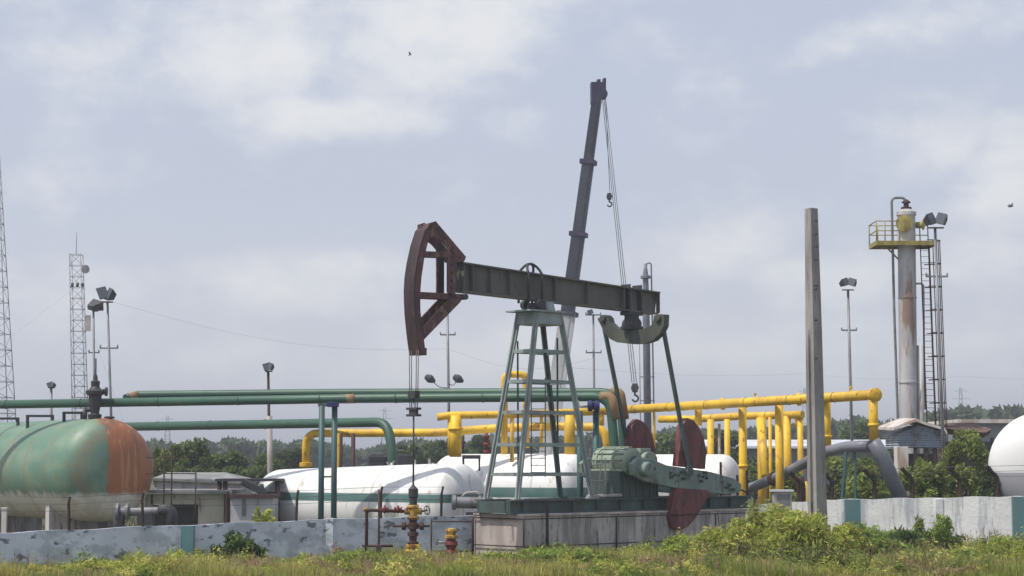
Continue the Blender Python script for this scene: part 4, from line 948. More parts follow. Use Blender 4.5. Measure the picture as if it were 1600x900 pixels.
C2Y = 128; cb = at(1013, 650, C2Y); c2 = thing('process_column', 'slender distant steel column with a collared tip behind the tail of the pump jack', 'tower', (cb.x, C2Y, 0)); z2 = lambda py: at(1010, py, C2Y).z
tp2 = at(1008.5, 420, C2Y); d = tp2 - Vector((cb.x, C2Y, 0)); hh = d.length; s_ = lambda py: z2(py) / tp2.z * hh
b = MB(); b.lathe([(.25, 0), (.24, s_(470)), (.21, s_(462)), (.19, s_(436)), (.34, s_(435)), (.34, s_(431)), (.19, s_(430)), (.14, s_(422)), (.08, s_(412))], (cb.x, C2Y, 0), d, 20); b.build('shell', M['grey_pipe'], c2)
b = MB(); b.pipe([at(1010, 420, C2Y), at(1010, 411, C2Y), at(1017.5, 411, C2Y), at(1022, 655, C2Y), (at(1023, 700, C2Y).x, C2Y, 0)], .05, .3, n=8); b.tube(at(999, 530, C2Y), (at(1002, 700, C2Y).x, C2Y, 0), .04, n=6)
for py in (589, 626): b.beam(at(1000, py, C2Y), at(1023, py, C2Y), .06, .06)
b.build('vent_pipe', M['galv'], c2)

# ------------------------------------------------------------------ mobile crane
KY = 120; k0 = at(872, 712, KY); crane = thing('mobile_crane', 'mobile crane with a tall dark telescopic boom rising behind the pump jack', 'crane', (k0.x, KY, 0))
def boomsec(y0, y1, w0, w1, mat, nm):
    f = lambda y: at(870 + (938 - 870) * (712 - y) / (712 - 140), y, KY)
    def xx(y): return 944 - (y - 130) * .136 - max(0, (y - 480)) * .01 - 8
    p0, p1 = at(xx(y0), y0, KY), at(xx(y1), y1, KY); b = MB(); k = KY / FPX
    b.beam(p0, p1, w0 * k, w0 * k * .95, up=(.06, 1, 0), w1=w1 * k, h1=w1 * k * .95); b.beam(p0 + Vector((.05, -w0 * k * .48, 0)), p1 + Vector((.05, -w1 * k * .48, 0)), w0 * k * .25, .08, up=(0, 1, 0))
    return b.build(nm, mat, crane), p1, p0
boomsec(712, 488, 25, 25, M['boom_pale'], 'boom_base'); boomsec(492, 366, 22, 21.5, M['boom'], 'boom_section'); boomsec(370, 253, 19.5, 19, M['boom'], 'boom_section'); _, bt, _ = boomsec(257, 150, 16.5, 15.5, M['boom'], 'boom_section')
b = MB(); k = KY / FPX
for y, w_ in ((490, 28), (366, 25), (253, 23)):
    x = 936 - (y - 130) * .136; b.beam(at(x - .3, y + 4, KY), at(x + .4, y - 3, KY), w_ * k, w_ * k, up=(.3, 1, 0))
b.loose('boom_collar', M['boom_head'], crane)
b = MB()
for px, py, w_, h_ in ((930, 146, 14, 34), (940, 142, 12, 26), (935, 130, 5, 10), (944, 128, 4, 10)): b.box(at(px, py, KY), (w_ * k, .6, h_ * k), rz=.1)
b.lathe([(.3, -.2), (.34, -.18), (.34, .18), (.3, .2)], at(941, 147, KY), (0, 1, 0), 16); b.build('boom_head', M['boom_head'], crane)
b = MB(); T = at(944, 152, KY); Hk = at(991, 598, KY)
for dx in (-.10, .0, .10): b.tube(T + Vector((dx - .02, 0, 0)), Hk + Vector((dx * 1.4, 0, 0)), .022, n=5)
b.tube(at(946, 150, KY), at(953, 302, KY), .018, n=5); b.build('hoist_rope', M['cable'], crane)
def hook(c, s, nm):
    b = MB(); b.box(c, (.34 * s, .3 * s, .55 * s)); b.lathe([(.2 * s, -.17 * s), (.24 * s, -.15 * s), (.24 * s, .15 * s), (.2 * s, .17 * s)], c, (0, 1, 0), 14); b.tube(c - Vector((0, 0, .27 * s)), c - Vector((0, 0, .5 * s)), .06 * s, n=8)
    pts = [c + Vector((.02 * s + .19 * s * math.sin(a), 0, -.66 * s + .19 * s * math.cos(a))) for a in [math.pi * 2 * i / 14 for i in range(-0, 11)]]
    b.pipe(pts, .06 * s, n=8); b.build(nm, M['dark'], crane)
hook(at(992, 606, KY), 1.0, 'hook_block'); hook(at(952, 307, KY), .75, 'auxiliary_hook')
b = MB(); b.box((k0.x + 1.0, KY, 1.25), (11, 2.6, .5)); b.box((k0.x + .5, KY, 2.0), (3.6, 2.4, 1.0)); b.box((k0.x - 3.5, KY, 1.75), (1.6, 2.5, .5)); b.build('carrier', M['crane_yellow'], crane, bevel=.06)
b = MB(); b.box((k0.x + 5.6, KY, 1.9), (1.8, 2.5, 1.6)); b.build('cab', M['crane_yellow'], crane, bevel=.1)
b = MB(); b.box((k0.x + 5.7, KY - 1.26, 2.2), (1.2, .03, .7)); b.box((k0.x + 6.51, KY, 2.2), (.03, 2.0, .7)); b.build('cab_window', M['glass'], crane)
for x in (-3.4, -2.1, 3.0, 4.6):
    for y in (-1.2, 1.2): b = MB(); b.lathe([(.3, -.17), (.52, -.15), (.55, -.1), (.55, .1), (.52, .15), (.3, .17)], (k0.x + x, KY + y, .55), (0, 1, 0), 20); b.build('wheel', M['tyre'], crane)
for x in (-4.4, 1.6):
    b = MB(); b.box((k0.x + x, KY, 1.0), (.35, 5.6, .3)); 
    for y in (-2.8, 2.8): b.tube((k0.x + x, KY + y, 0), (k0.x + x, KY + y, 1.1), .1, n=8); b.box((k0.x + x, KY + y, .05), (.6, .6, .1))
    b.build('outrigger', M['boom'], crane)

# ------------------------------------------------------------------ sheds and buildings
def pxbox(b, x0, x1, y0, y1, Y, depth, zbase=None, rz=0):
    p = at(x0, y0, Y); q = at(x1, y1, Y); z1 = zbase if zbase is not None else q.z; b.box(((p.x + q.x) / 2, Y + depth / 2, (p.z + z1) / 2), (q.x - p.x, depth, p.z - z1)); return p, q
Y1 = 92; t = thing('concrete_shed', 'pale shed with a low grey pitched roof behind the green tank', 'shed', (at(310, 750, Y1).x, Y1, 0))
b = MB(); pxbox(b, 244, 368, 753, 780, Y1, 6, 0); b.build('wall', M['pale_wall'], t)
b = MB(); e0, e1, r0, r1 = at(238, 747, Y1 - .3), at(376, 752, Y1 - .3), at(262, 738, Y1 + 3), at(352, 738, Y1 + 3); bk = Vector((0, 6.6, 0))
b.add([e0, e1, r1, r0, e0 + bk, e1 + bk, r1 + Vector((0, .2, 0)), r0 + Vector((0, .2, 0)), e0 - Vector((0, 0, .12)), e1 - Vector((0, 0, .12)), e0 + bk - Vector((0, 0, .12)), e1 + bk - Vector((0, 0, .12))], [(0, 1, 2, 3), (4, 7, 6, 5), (0, 3, 7, 4), (1, 5, 6, 2), (3, 2, 6, 7), (8, 9, 1, 0), (10, 8, 0, 4), (9, 11, 5, 1), (11, 10, 4, 5), (8, 10, 11, 9)]); b.build('roof', M['roofgrey'], t)
Y2 = 73; t = thing('flat_roofed_shed', 'cream flat roofed shed with a dark open bay beside the orange tank end', 'shed', (at(300, 790, Y2).x, Y2, 0))
b = MB(); pxbox(b, 236, 310, 772, 788, Y2, .2); pxbox(b, 310, 352, 772, 830, Y2, .2, 0); pxbox(b, 226, 238, 772, 830, Y2, .2, 0)
q0, q1 = at(236, 772, Y2), at(352, 772, Y2); b.box(((q0.x + q1.x) / 2, Y2 + 3.1, q0.z / 2), (q1.x - q0.x, .2, q0.z)); b.box((q1.x - .1, Y2 + 1.6, q0.z / 2), (.2, 2.8, q0.z)); b.build('wall', M['cream'], t)
b = MB(); pxbox(b, 232, 362, 766, 771.5, Y2 - .4, 4); b.build('roof_slab', M['roofgrey'], t)
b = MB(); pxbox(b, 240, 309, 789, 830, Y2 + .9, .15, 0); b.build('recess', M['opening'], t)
b = MB(); p = at(356, 772, Y2 - .3); b.tube((p.x, p.y, 0), p, .14, n=8); b.build('column', M['post_rust'], t)
t = thing('canopy', 'thin dark flat canopy roof between the sheds and the near white tank', 'canopy', (at(390, 750, 73).x, 73, 0))
b = MB(); pxbox(b, 336, 438, 748, 752, 73, 1.6); b.build('roof', M['slab'], t)
for x in (343, 352, 434): p = at(x, 752, 73.2); b = MB(); b.tube((p.x, p.y, 0), p, .09, n=8); b.build('post', M['post_rust'], t)
Y3 = 71.5; t = thing('white_block_hut', 'small white hut with a rusty roof edge left of the near white tank', 'hut', (at(390, 790, Y3).x, Y3, 0))
b = MB(); pxbox(b, 360, 426, 778, 830, Y3, 1.8, 0); b.build('wall', M['pale_wall'], t)
b = MB(); pxbox(b, 357, 429, 773, 778, Y3 - .2, 2.2); b.build('roof', M['brown'], t)
b = MB(); pxbox(b, 378, 384, 780, 806, Y3 - .03, .1); b.build('downpipe', M['galv'], t)
t = thing('conveyor_chute', 'dark sloping chute leaning on the roof of the white hut', 'chute', (at(400, 760, Y3 + 1).x, Y3 + 1, at(400, 774, Y3).z))
b = MB(); b.beam(at(380, 753, Y3 + 1), at(418, 772, Y3 + 1), .5, .25); b.tube(at(408, 756, Y3 + 1), at(410, 768, Y3 + 1), .09, n=8); b.build('chute', M['slab'], t)
t = thing('handrail_frame', 'thin rusty handrail frame in front of the cream shed', 'railing', (at(262, 790, 70).x, 70, 0)); b = MB()
for x in (257, 269, 306): p = at(x, 700 if x < 300 else 735, 70); b.tube((p.x, p.y, 0), p, .03, n=6)
for y in (715, 740): b.tube(at(228, y, 70), at(306, y, 70), .02, n=6)
b.build('frame', M['post_rust'], t)
# parked dark truck beyond the tanks
TY = 100; tr = thing('parked_truck', 'dark parked truck seen above the near white tank under the green elbow', 'truck', (at(610, 720, TY).x, TY, 0))
b = MB(); pxbox(b, 575, 602, 712, 730, TY, 2.2, .9); pxbox(b, 620, 640, 710, 728, TY, 2.2, .9); pxbox(b, 574, 641, 727, 735, TY, 2.2, .8); b.build('body', M['slab'], tr, bevel=.06)
b = MB(); pxbox(b, 578, 604, 706, 709, TY, 2.3); pxbox(b, 621, 629, 702, 705, TY, 1.2); pxbox(b, 600, 603, 708, 714, TY, 2.0); b.build('roof_rack', M['galv'], tr)
b = MB(); pxbox(b, 578, 598, 714, 720, TY - .02, .1); b.build('window', M['glass'], tr)
for x in (583, 632): p = at(x, 740, TY); b = MB(); b.lathe([(.3, 0), (.5, .02), (.52, .1), (.52, .3), (.3, .32)], (p.x, TY + .05, .52), (0, 1, 0), 18); b.build('wheel', M['tyre'], tr)
# right: warehouse, shack, brown roofs
t = thing('warehouse', 'long low white warehouse roof behind the yellow headers on the right', 'warehouse', (at(1250, 690, 165).x, 165, 0))
b = MB(); pxbox(b, 1020, 1405, 697, 725, 165, 16, 0); b.build('wall', M['farwall'], t)
b = MB(); pa, pb2 = at(1010, 697, 164), at(1412, 697, 164); ra, rb = at(1010, 687, 172), at(1412, 687, 172)
b.prism([pa, pb2, rb, ra], (0, 0, -.2)); b.prism([ra, rb, pb2 + Vector((0, 18, 0)), pa + Vector((0, 18, 0))], (0, 0, -.2)); b.build('roof', M['farwhite'], t)
t = thing('tin_shack', 'shack of blue grey corrugated sheets with a crooked pale roof below the steel column', 'shack', (at(1440, 690, 86).x, 86, 0))
b = MB(); b.prism([at(1404, 678, 86), at(1437, 664, 86), at(1476, 676, 86), at(1478, 700, 86), at(1404, 699, 86)], (0, 3, 0)); b.build('sheet_wall', M['tin'], t)
b = MB(); 
ed = [(1396, 668), (1412, 661), (1432, 654), (1448, 660), (1462, 664), (1476, 668), (1480, 675)]
pts = [at(x, y, 85.6) for x, y in ed] + [at(x, y + 4.5, 85.6) for x, y in ed[::-1]]; b.prism(pts, (0, 3.6, .1)); b.build('roof', M['tarp'], t)
for x in (1404, 1430, 1446, 1460, 1476): p = at(x, 698, 86.2); b = MB(); b.tube((p.x, p.y, 0), p, .09, n=7); b.build('post', M['bark'], t)
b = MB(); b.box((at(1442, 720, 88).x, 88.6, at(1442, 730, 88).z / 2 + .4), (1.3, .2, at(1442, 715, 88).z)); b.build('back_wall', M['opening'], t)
t = thing('brown_roofed_shed', 'shed with a sagging brown roof between the tin shack and the right white tank', 'shed', (at(1515, 680, 96).x, 96, 0))
b = MB(); a0 = [at(1468, 668, 95), at(1480, 661, 98), at(1520, 660, 98), at(1550, 671, 95), at(1540, 676, 94), at(1500, 672, 94)]; b.prism(a0, (0, .6, -.25)); b.build('roof', M['thatch'], t)
for x in (1468, 1502, 1550): p = at(x, 684, 95.2); b = MB(); b.tube((p.x, p.y, 0), p, .09, n=7); b.build('post', M['bark'], t)
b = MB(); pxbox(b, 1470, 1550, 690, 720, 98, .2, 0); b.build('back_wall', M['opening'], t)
t = thing('pale_building', 'pale low building with a cream roof just left of the white tank on the right', 'building', (at(1540, 665, 150).x, 150, 0))
b = MB(); pxbox(b, 1502, 1600, 661, 690, 150, 10, 0); b.build('wall', M['farwall'], t); b = MB(); pxbox(b, 1496, 1606, 655, 661, 149.5, 11); b.build('roof', M['tarp'], t)
t = thing('white_shed', 'small white slab standing in the greenery left of the tin shack', 'panel', (at(1392, 720, 84).x, 84, 0)); b = MB(); pxbox(b, 1402, 1420, 698, 730, 83, .8, 0); b.build('panel', M['tarp'], t, bevel=.02)

# birds far off
def bird(px, py, Y, s, label):
    c = at(px, py, Y); b = MB(); b.pipe([c + Vector((-.22 * s, 0, -.02)), c, c + Vector((.2 * s, 0, .05 * s))], .05 * s, n=6, r2=.02 * s)
    for k in (-1, 1): b.add([c + Vector((-.1 * s, 0, 0)), c + Vector((.1 * s, 0, 0)), c + Vector((.02 * s, k * .5 * s, .28 * s)), c + Vector((-.14 * s, k * .75 * s, .16 * s))], [(0, 1, 2, 3)])
    tag(b.build('bird', M['lamp']), label, 'bird')
bird(1580, 323, 150, 1.0, 'small dark bird flying in the sky at the right edge'); bird(641, 86, 150, .7, 'tiny dark bird high in the clouds above the horsehead')

# ------------------------------------------------------------------ vegetation
rng = np.random.default_rng(7)
def tree(name, label, px, ptop, Y, wpx, seed, basec, alt=(.17, .20, .06), n=6500, leaf=.2, group=None, cat='tree', low=.25, dens=.24):
    r_ = np.random.default_rng(seed); tp = at(px, ptop, Y); H_ = tp.z; wd = wpx * Y / FPX / 2
    t = thing(name, label, cat, (tp.x, Y, 0), group=group); b = MB()
    top = Vector((tp.x + r_.uniform(-.2, .2), Y, H_ * .62)); b.pipe([(tp.x, Y, -.1), ((tp.x + r_.uniform(-.15, .15)), Y, H_ * .3), top], .05 * H_ ** .7, n=8, r2=.03)
    K = 22; cs = []
    for k in range(K):
        th = r_.uniform(0, 2 * math.pi); ph = r_.uniform(-.3, 1); rr = r_.uniform(.45, .88)
        c = np.array([tp.x + math.cos(th) * wd * rr * math.sqrt(1 - min(.98, ph * ph) * .75), Y + math.sin(th) * wd * rr * math.sqrt(1 - min(.98, ph * ph) * .75), H_ * (low + (1 - low) * (.45 + .42 * ph))])
        cs.append(c)
        if k < 9: b.pipe([(tp.x, Y, H_ * (.25 + .03 * k)), (np.array([tp.x, Y, H_ * .4]) + c) / 2, c], .018 * H_ ** .8, n=5, r2=.01)
    b.build('trunk', M['bark'], t)
    cs = np.array(cs); which = r_.integers(0, K, n); sz = np.array([wd, wd, H_ * (1 - low) * .5]) * dens * r_.uniform(.7, 1.3, (K, 1))
    d = r_.normal(size=(n, 3)); d /= np.linalg.norm(d, axis=1)[:, None]; P = cs[which] + d * (r_.random((n, 1)) ** .45) * sz[which] * 1.25
    P[:, 2] = np.clip(P[:, 2], .1, H_ * 1.02); tone = r_.uniform(.7, 1.35, K)[which][:, None]
    C = grad(r_, n, basec, .22, alt, .18) * tone; quads('crown', leaf_quads(P, leaf, r_), C, M['leaf'], t); return t
G1 = (.14, .19, .055); G2 = (.085, .125, .05); G3 = (.23, .28, .07)
for i, (nm, lab, px, pt_, Y, wp, bc, kw) in enumerate([
    ('broadleaf_tree', 'light green banana-leafed tree behind the roof of the pale shed', 298, 686, 118, 80, G1, {}),
    ('broadleaf_tree', 'yellow green bush at the edge of the orange tank end', 252, 700, 112, 36, G3, {}),
    ('broadleaf_tree', 'rounded green tree right of the leafy tree above the pale shed', 352, 706, 125, 80, G1, {}),
    ('broadleaf_tree', 'green tree behind the pale light pole over the white hut', 408, 712, 128, 70, G1, {}),
    ('broadleaf_tree', 'dark tree left of the arching yellow pipe', 456, 700, 150, 60, G2, {}),
    ('broadleaf_tree', 'olive tree showing behind the polished rod', 640, 690, 150, 70, G2, {}),
    ('broadleaf_tree', 'dark broad tree behind the thick yellow riser', 700, 678, 160, 100, G2, {}),
    ('broadleaf_tree', 'dark tree between the thick yellow riser and the tower', 752, 680, 165, 50, G2, {}),
    ('broadleaf_tree', 'dark tree behind the near counterweight', 1050, 672, 150, 80, G2, {}),
    ('broadleaf_tree', 'green tree seen through the yellow risers right of the counterweight', 1140, 668, 150, 90, G2, {}),
    ('broadleaf_tree', 'green tree behind the right end of the long yellow header', 1345, 655, 175, 90, G2, {}),
    ('leafy_bush', 'light green scrub before the warehouse between the concrete pole and the grey pipe leg', 1312, 703, 112, 90, G3, dict(cat='bush', low=.0, n=6000, leaf=.15)),
    ('leafy_bush', 'mid green scrub below the warehouse roof at the top bend of the grey pipe', 1372, 704, 118, 90, G1, dict(cat='bush', low=.0, n=6000, leaf=.15)),
    ('leafy_bush', 'green scrub showing low between the yellow risers', 1180, 712, 120, 100, G1, dict(cat='bush', low=.0, n=6000, leaf=.15)),
    ('leafy_bush', 'loose light green bush between the tin shack and the white tank on the right', 1512, 672, 80, 92, G3, dict(cat='bush', low=.05, n=8000, leaf=.11)),
    ('leafy_bush', 'green bush below the tin shack behind the right wall', 1455, 712, 76, 70, G3, dict(cat='bush', low=.0, n=5000, leaf=.12)),
    ('leafy_bush', 'green bush under the fat grey pipe behind the right wall', 1345, 722, 78, 80, G3, dict(cat='bush', low=.0, n=6000, leaf=.12)),
    ('leafy_bush', 'green bush just right of the steep leg of the grey pipe', 1398, 722, 80, 60, G3, dict(cat='bush', low=.0, n=4000, leaf=.12)),
    ('leafy_bush', 'dark green bush at the foot of the white tank on the right', 1548, 722, 74, 40, G2, dict(cat='bush', low=.0, n=4000, leaf=.12)),
    ('leafy_bush', 'yellow green bush behind the yellow risers', 1232, 735, 82, 70, G3, dict(cat='bush', low=.0, n=4500, leaf=.12)),
]): tree(nm, lab, px, pt_, Y, wp, 100 + i, bc, **kw)

# far wooded skyline: one continuous mass
def skyline(name, prof, Y, n, leaf, bc, seed, depth=40):
    r_ = np.random.default_rng(seed); xs = [p[0] for p in prof]; ys = [p[1] for p in prof]; px = r_.uniform(xs[0], xs[-1], n)
    lump = sum(a * np.sin(px * f + o) for a, f, o in ((3.0, .045, 1), (2.2, .11, 2), (1.6, .23, 5), (1.0, .5, 3)))
    ty = np.interp(px, xs, ys) + lump; Yd = Y + r_.uniform(0, depth, n); k = Y / FPX
    Ht = CAM_Z + (HOR - ty) * k; z = Ht * (1 - r_.random(n) ** 1.7 * .98); X = (px - 800) * Yd / FPX * 1.0
    P = np.stack([X, Yd, np.maximum(z, .2)], 1); tone = (1 + .35 * np.sin(px * .19 + z))[:, None]
    tag(quads(name, leaf_quads(P, leaf, r_), grad(r_, n, bc, .2) * tone, M['leaf']), 'band of dark distant woods along the horizon', 'woods', kind='stuff')
skyline('distant_woods', [(-500, 700), (243, 697), (300, 698), (380, 693), (470, 694), (560, 705), (640, 697), (780, 690), (960, 684), (1060, 676), (1200, 676), (1300, 660), (1400, 662), (1480, 644), (1530, 640), (1600, 640), (2100, 636)], 330, 75000, 1.3, (.10, .135, .07), 3)

# bushes in front of the wall on the right
def bush(name, label, px, ptop, Y, wpx, seed, n, leaf, bc, alt, group=None, thin=False, cat='bush', Hx=None):
    r_ = np.random.default_rng(seed); tp = at(px, ptop, Y); H_ = tp.z; wd = wpx * Y / FPX / 2; t = thing(name, label, cat, (tp.x, Y, 0), group=group)
    S = max(12, int(wd * 26)); b = MB(); tips = []
    for s in range(S):
        a = r_.uniform(0, 2 * math.pi); q = r_.random() ** .6; x0 = tp.x + math.cos(a) * wd * q * .75; y0 = Y + math.sin(a) * wd * q * .6
        hs = H_ * (1.04 - .55 * q ** 2) * r_.uniform(.72, 1.0); x1 = x0 + math.cos(a) * wd * q * .3 + r_.normal() * .1; y1 = y0 + math.sin(a) * wd * .2
        b.pipe([(x0, y0, 0), ((x0 * 1.4 + x1 * .6) / 2, (y0 + y1) / 2, hs * .55), (x1, y1, hs * .93)], .010, n=4, r2=.004); tips.append((x0, y0, x1, y1, hs))
    b.build('stems', M['bark'], t); tips = np.array(tips); w_ = r_.integers(0, S, n); f = r_.random(n) ** .55; T = tips[w_]
    P = np.stack([T[:, 0] + (T[:, 2] - T[:, 0]) * f ** 1.5, T[:, 1] + (T[:, 3] - T[:, 1]) * f, T[:, 4] * f], 1)
    sp = (.07 + .16 * (1 - f) ** .7 * (1 if not thin else .3))[:, None] * max(.6, wd) ** .5; P += r_.normal(size=(n, 3)) * sp * np.array([1, 1, .7]); P[:, 2] = np.maximum(P[:, 2], .03)
    tone = (r_.uniform(.75, 1.3, S)[w_])[:, None]; C = grad(r_, n, bc, .2, alt, .3) * tone
    quads('leaves', leaf_quads(P, leaf * .85, r_, elong=3.0), C, M['leaf'], t); return t
YG = (.36, .41, .08); YA = (.50, .48, .13); MG = (.20, .28, .065)
for i, a in enumerate([
    ('weed_bush', 'feathery yellow green bush at the right end of the concrete foundation', 1192, 786, 58.6, 130, 8000, .075, YG, YA),
    ('weed_bush', 'largest feathery light green bush at the foot of the concrete pole', 1262, 793, 57.6, 170, 13000, .075, YG, YA),
    ('weed_bush', 'light green bush right of the concrete pole against the white wall', 1340, 818, 58.4, 110, 6500, .075, MG, YG),
    ('weed_bush', 'low shaggy bush in front of the counterweight', 1120, 822, 58.0, 110, 6000, .07, YG, YA),
    ('weed_bush', 'sparse light bush under the lower counterweight', 1062, 838, 57.6, 80, 3500, .07, YG, MG),
    ('weed_bush', 'broad leafed low bush in front of the white wall', 1398, 822, 61, 110, 5000, .11, MG, (.22, .27, .12)),
    ('tall_weed', 'tall thin weed before the white wall below the tin shack', 1437, 806, 62, 34, 1200, .07, MG, YG),
    ('tall_weed', 'tall upright leafy weed in front of the streaky white wall', 1477, 802, 61.5, 50, 1800, .07, MG, YG),
    ('weed_bush', 'bright green low bush at the right edge before the white wall', 1560, 842, 59, 160, 6500, .07, YG, MG),
    ('weed_bush', 'leafy bush growing against the blue grey wall left of the wellhead', 368, 834, 57.0, 70, 2600, .10, (.06, .10, .03), MG),
    ('weed_bush', 'low yellow green weeds at the left foot of the blue grey wall', 150, 880, 53, 130, 3200, .06, YG, YA),
    ('weed_bush', 'yellow green weeds in front of the middle of the blue grey wall', 292, 866, 54, 120, 3600, .06, YG, YA),
    ('weed_bush', 'low weeds around the base of the flow line', 560, 862, 56.6, 110, 2600, .07, MG, YG),
    ('weed_bush', 'low leafy weeds in front of the concrete foundation', 872, 856, 57.4, 150, 4600, .08, MG, YG),
    ('weed_bush', 'low weeds between the wellhead and the concrete foundation', 770, 864, 57.2, 90, 2400, .07, YG, MG),
    ('weed_bush', 'tuft of grass growing behind the blue grey wall beside the white hut', 410, 792, 70, 50, 1500, .09, YG, YA),
    ('weed_bush', 'low green bush below the large bush, near the bottom edge', 1230, 858, 54.6, 240, 8000, .065, (.10, .12, .035), YG),
    ('weed_bush', 'low dry weeds near the bottom right corner', 1470, 862, 55.5, 200, 5200, .065, MG, YA),
]): bush(a[0], a[1], a[2], a[3], a[4], a[5], 300 + i, a[6], a[7], a[8], a[9], thin=a[0] == 'tall_weed')

# rough grass in front of the walls (and thinner behind them): uncountable blades
def grass(name, label, n, Y0, Y1, xw, seed, hs, cols, lim=None):
    r_ = np.random.default_rng(seed); Yv = r_.uniform(Y0, Y1, n); X = r_.uniform(-1, 1, n) * xw * Yv
    cl = sum(a * np.sin(X * f + Yv * h + o) for a, f, h, o in ((.30, .9, .5, 1), (.25, 2.1, 1.3, 2), (.2, 4.7, 2.9, 4), (.15, 9.3, 6.1, 0)))
    keep = r_.random(n) < .62 + .38 * cl; 
    if lim is not None: keep &= lim(X, Yv)
    X, Yv, cl = X[keep], Yv[keep], cl[keep]; m = len(X)
    h = hs * np.clip(.8 + 1.15 * cl, .22, 2.3) * r_.uniform(.45, 1.25, m); a = r_.uniform(0, 2 * math.pi, m); ln = r_.uniform(.1, .6, m) * h; w_ = .011 + .018 * r_.random(m)
    b0 = np.stack([X - w_ * np.cos(a + 1.57), Yv - w_ * np.sin(a + 1.57), np.zeros(m)], 1); b1 = np.stack([X + w_ * np.cos(a + 1.57), Yv + w_ * np.sin(a + 1.57), np.zeros(m)], 1)
    tp_ = np.stack([X + ln * np.cos(a), Yv + ln * np.sin(a), h], 1); V = np.stack([b0, b1, tp_], 1).reshape(-1, 3)
    q = np.sin(X * .8 + 1.3 + .6 * Yv) * .5 + np.sin(X * 2.3 + Yv) * .4 + r_.normal(0, .35, m); c = np.where((q > .35)[:, None], np.array(cols[0]), np.array(cols[1])); dry = sum(np.exp(-(((X - dx) / dw) ** 2 + ((Yv - dy) / 1.6) ** 2)) for dx, dy, dw in ((-7.2, 54, .9), (-4.5, 55, 1.6), (1.3, 54, 1.3), (4.1, 54.5, 1.0), (-11.5, 53, 1.2), (-1.8, 55.5, 1.0), (7.2, 53, .8), (10.2, 54.3, 1.9), (13.6, 56, .8))); h = h * 1; h = h * (1 - .45 * np.clip(dry, 0, 1)); k = r_.random(m) < .14 + .85 * dry; c[k] = cols[2]
    c = np.clip(c * (1 + r_.normal(0, .22, (m, 1))), .01, .6); tag(quads(name, V, c, M['leaf'], nper=3), label, 'grass', kind='stuff')
def front(X, Y): return Y < np.interp(X / Y, [-.3, -.267, -.1, 0.0, .12, .3], [54.2, 54.8, 59.7, 61, 64, 65])
grass('rough_grass', 'yellow green rough grass growing along the foot of the walls', 420000, 50.5, 66, .30, 5, .36, ((.52, .48, .14), (.29, .35, .07), (.46, .33, .20)), front)
grass('back_grass', 'thin grass inside the yard behind the walls', 60000, 64, 130, .30, 9, .35, ((.15, .15, .05), (.08, .11, .03), (.22, .17, .09)), lambda X, Y: ~front(X, Y) & (Y > 70))
def weeds(name, label, n, seed, leaf):
    r_ = np.random.default_rng(seed); K = 900
    cy = r_.uniform(51.5, 64, K); cx = r_.uniform(-.29, .29, K) * cy; k_ = front(cx, cy); cx, cy = cx[k_], cy[k_]; K = len(cx)
    hh_ = r_.uniform(.14, .5, K) * (1 + .7 * (r_.random(K) < .2)) * (1 + .35 * (cx / cy > .06)); ww = r_.uniform(.15, .55, K); kind_ = r_.random(K) + .12 * np.sin(cx * .7)
    pal = np.array([(.42, .45, .09), (.56, .52, .15), (.22, .29, .06), (.40, .28, .17)]); ci = np.digitize(kind_, [.42, .66, .92])
    w_ = r_.integers(0, K, n); a = r_.uniform(0, 6.283, n); q = r_.random(n) ** .5; f = r_.random(n) ** .7
    P = np.stack([cx[w_] + np.cos(a) * ww[w_] * q, cy[w_] + np.sin(a) * ww[w_] * q, hh_[w_] * f * (1.1 - .6 * q) + .02], 1)
    C = pal[ci][w_] * (1 + r_.normal(0, .2, (n, 1))); tag(quads(name, leaf_quads(P, leaf, r_, flat=.2, elong=2.4), np.clip(C, .01, .7), M['leaf']), label, 'ground cover', kind='stuff')
weeds('ground_cover', 'mixed yellow green weeds and dry tufts spread through the rough grass', 130000, 77, .055)
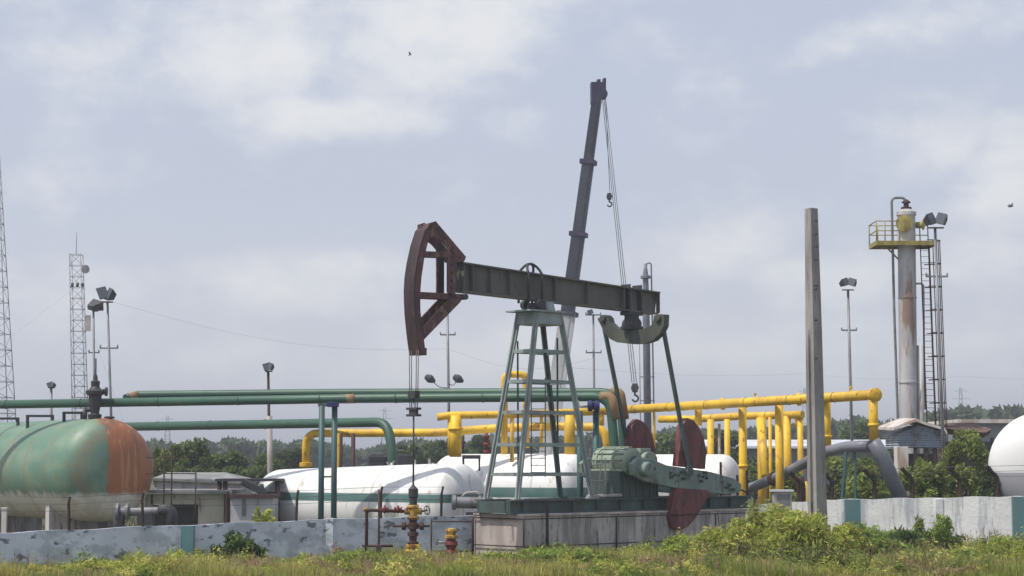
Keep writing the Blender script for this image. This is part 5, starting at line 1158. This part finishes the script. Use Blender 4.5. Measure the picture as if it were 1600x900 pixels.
def stalks(name, label, n, seed):
    r_ = np.random.default_rng(seed); Yv = r_.uniform(51.5, 64.5, n * 3); X = r_.uniform(-.29, .29, n * 3) * Yv; k_ = front(X, Yv) & (r_.random(n * 3) < .25 + .5 * (X / Yv > .08) + .25 * np.sin(X * 1.3)); X, Yv = X[k_][:n], Yv[k_][:n]; m = len(X)
    h = r_.uniform(.3, .75, m) * (1 + .35 * (X / Yv > .08)); V = []; C = []
    for x, y, hh_ in zip(X, Yv, h):
        a = r_.uniform(0, 6.28); l = r_.uniform(.02, .25) * hh_; tx, ty = x + math.cos(a) * l, y + math.sin(a) * l; w_ = .006
        c = np.array([(.40, .32, .18), (.30, .33, .10), (.22, .14, .08)][r_.integers(0, 3)]) * r_.uniform(.7, 1.2)
        V += [(x - w_, y, 0), (x + w_, y, 0), (tx + w_ * .6, ty, hh_), (tx - w_ * .6, ty, hh_)]; C.append(c)
        for j in range(r_.integers(2, 6)):
            f = r_.uniform(.55, 1.0); px_, py_, pz_ = x + (tx - x) * f, y + (ty - y) * f, hh_ * f; d = r_.normal(size=3) * .05
            V += [(px_, py_, pz_), (px_ + d[0] * .5 + .012, py_ + d[1] * .5, pz_ + d[2] * .4), (px_ + d[0], py_ + d[1], pz_ + abs(d[2]) + .03), (px_ + d[0] * .5 - .012, py_ + d[1] * .5, pz_ + d[2] * .4 + .01)]; C.append(c * 1.1)
    tag(quads(name, np.array(V), np.array(C), M['leaf']), label, 'dry stalks', kind='stuff')
stalks('dry_stalks', 'scattered tall dry stalks and seed heads standing above the rough grass', 1500, 41)
# the summer air: thin even haze round the whole place, well below the sky
hb = MB(); hb.box((0, 2600, 30), (6800, 5700, 62)); hm = bpy.data.materials.new('haze'); hm.use_nodes = True; hn = hm.node_tree.nodes; hn.remove(hn['Principled BSDF'])
pv = hn.new('ShaderNodeVolumePrincipled'); pv.inputs['Color'].default_value = (.86, .90, .96, 1); pv.inputs['Density'].default_value = .0007; pv.inputs['Anisotropy'].default_value = .2
hm.node_tree.links.new(pv.outputs[0], hn['Material Output'].inputs['Volume']); tag(hb.build('haze', hm), 'thin pale haze lying over the whole place', 'haze', kind='stuff')
#@@END
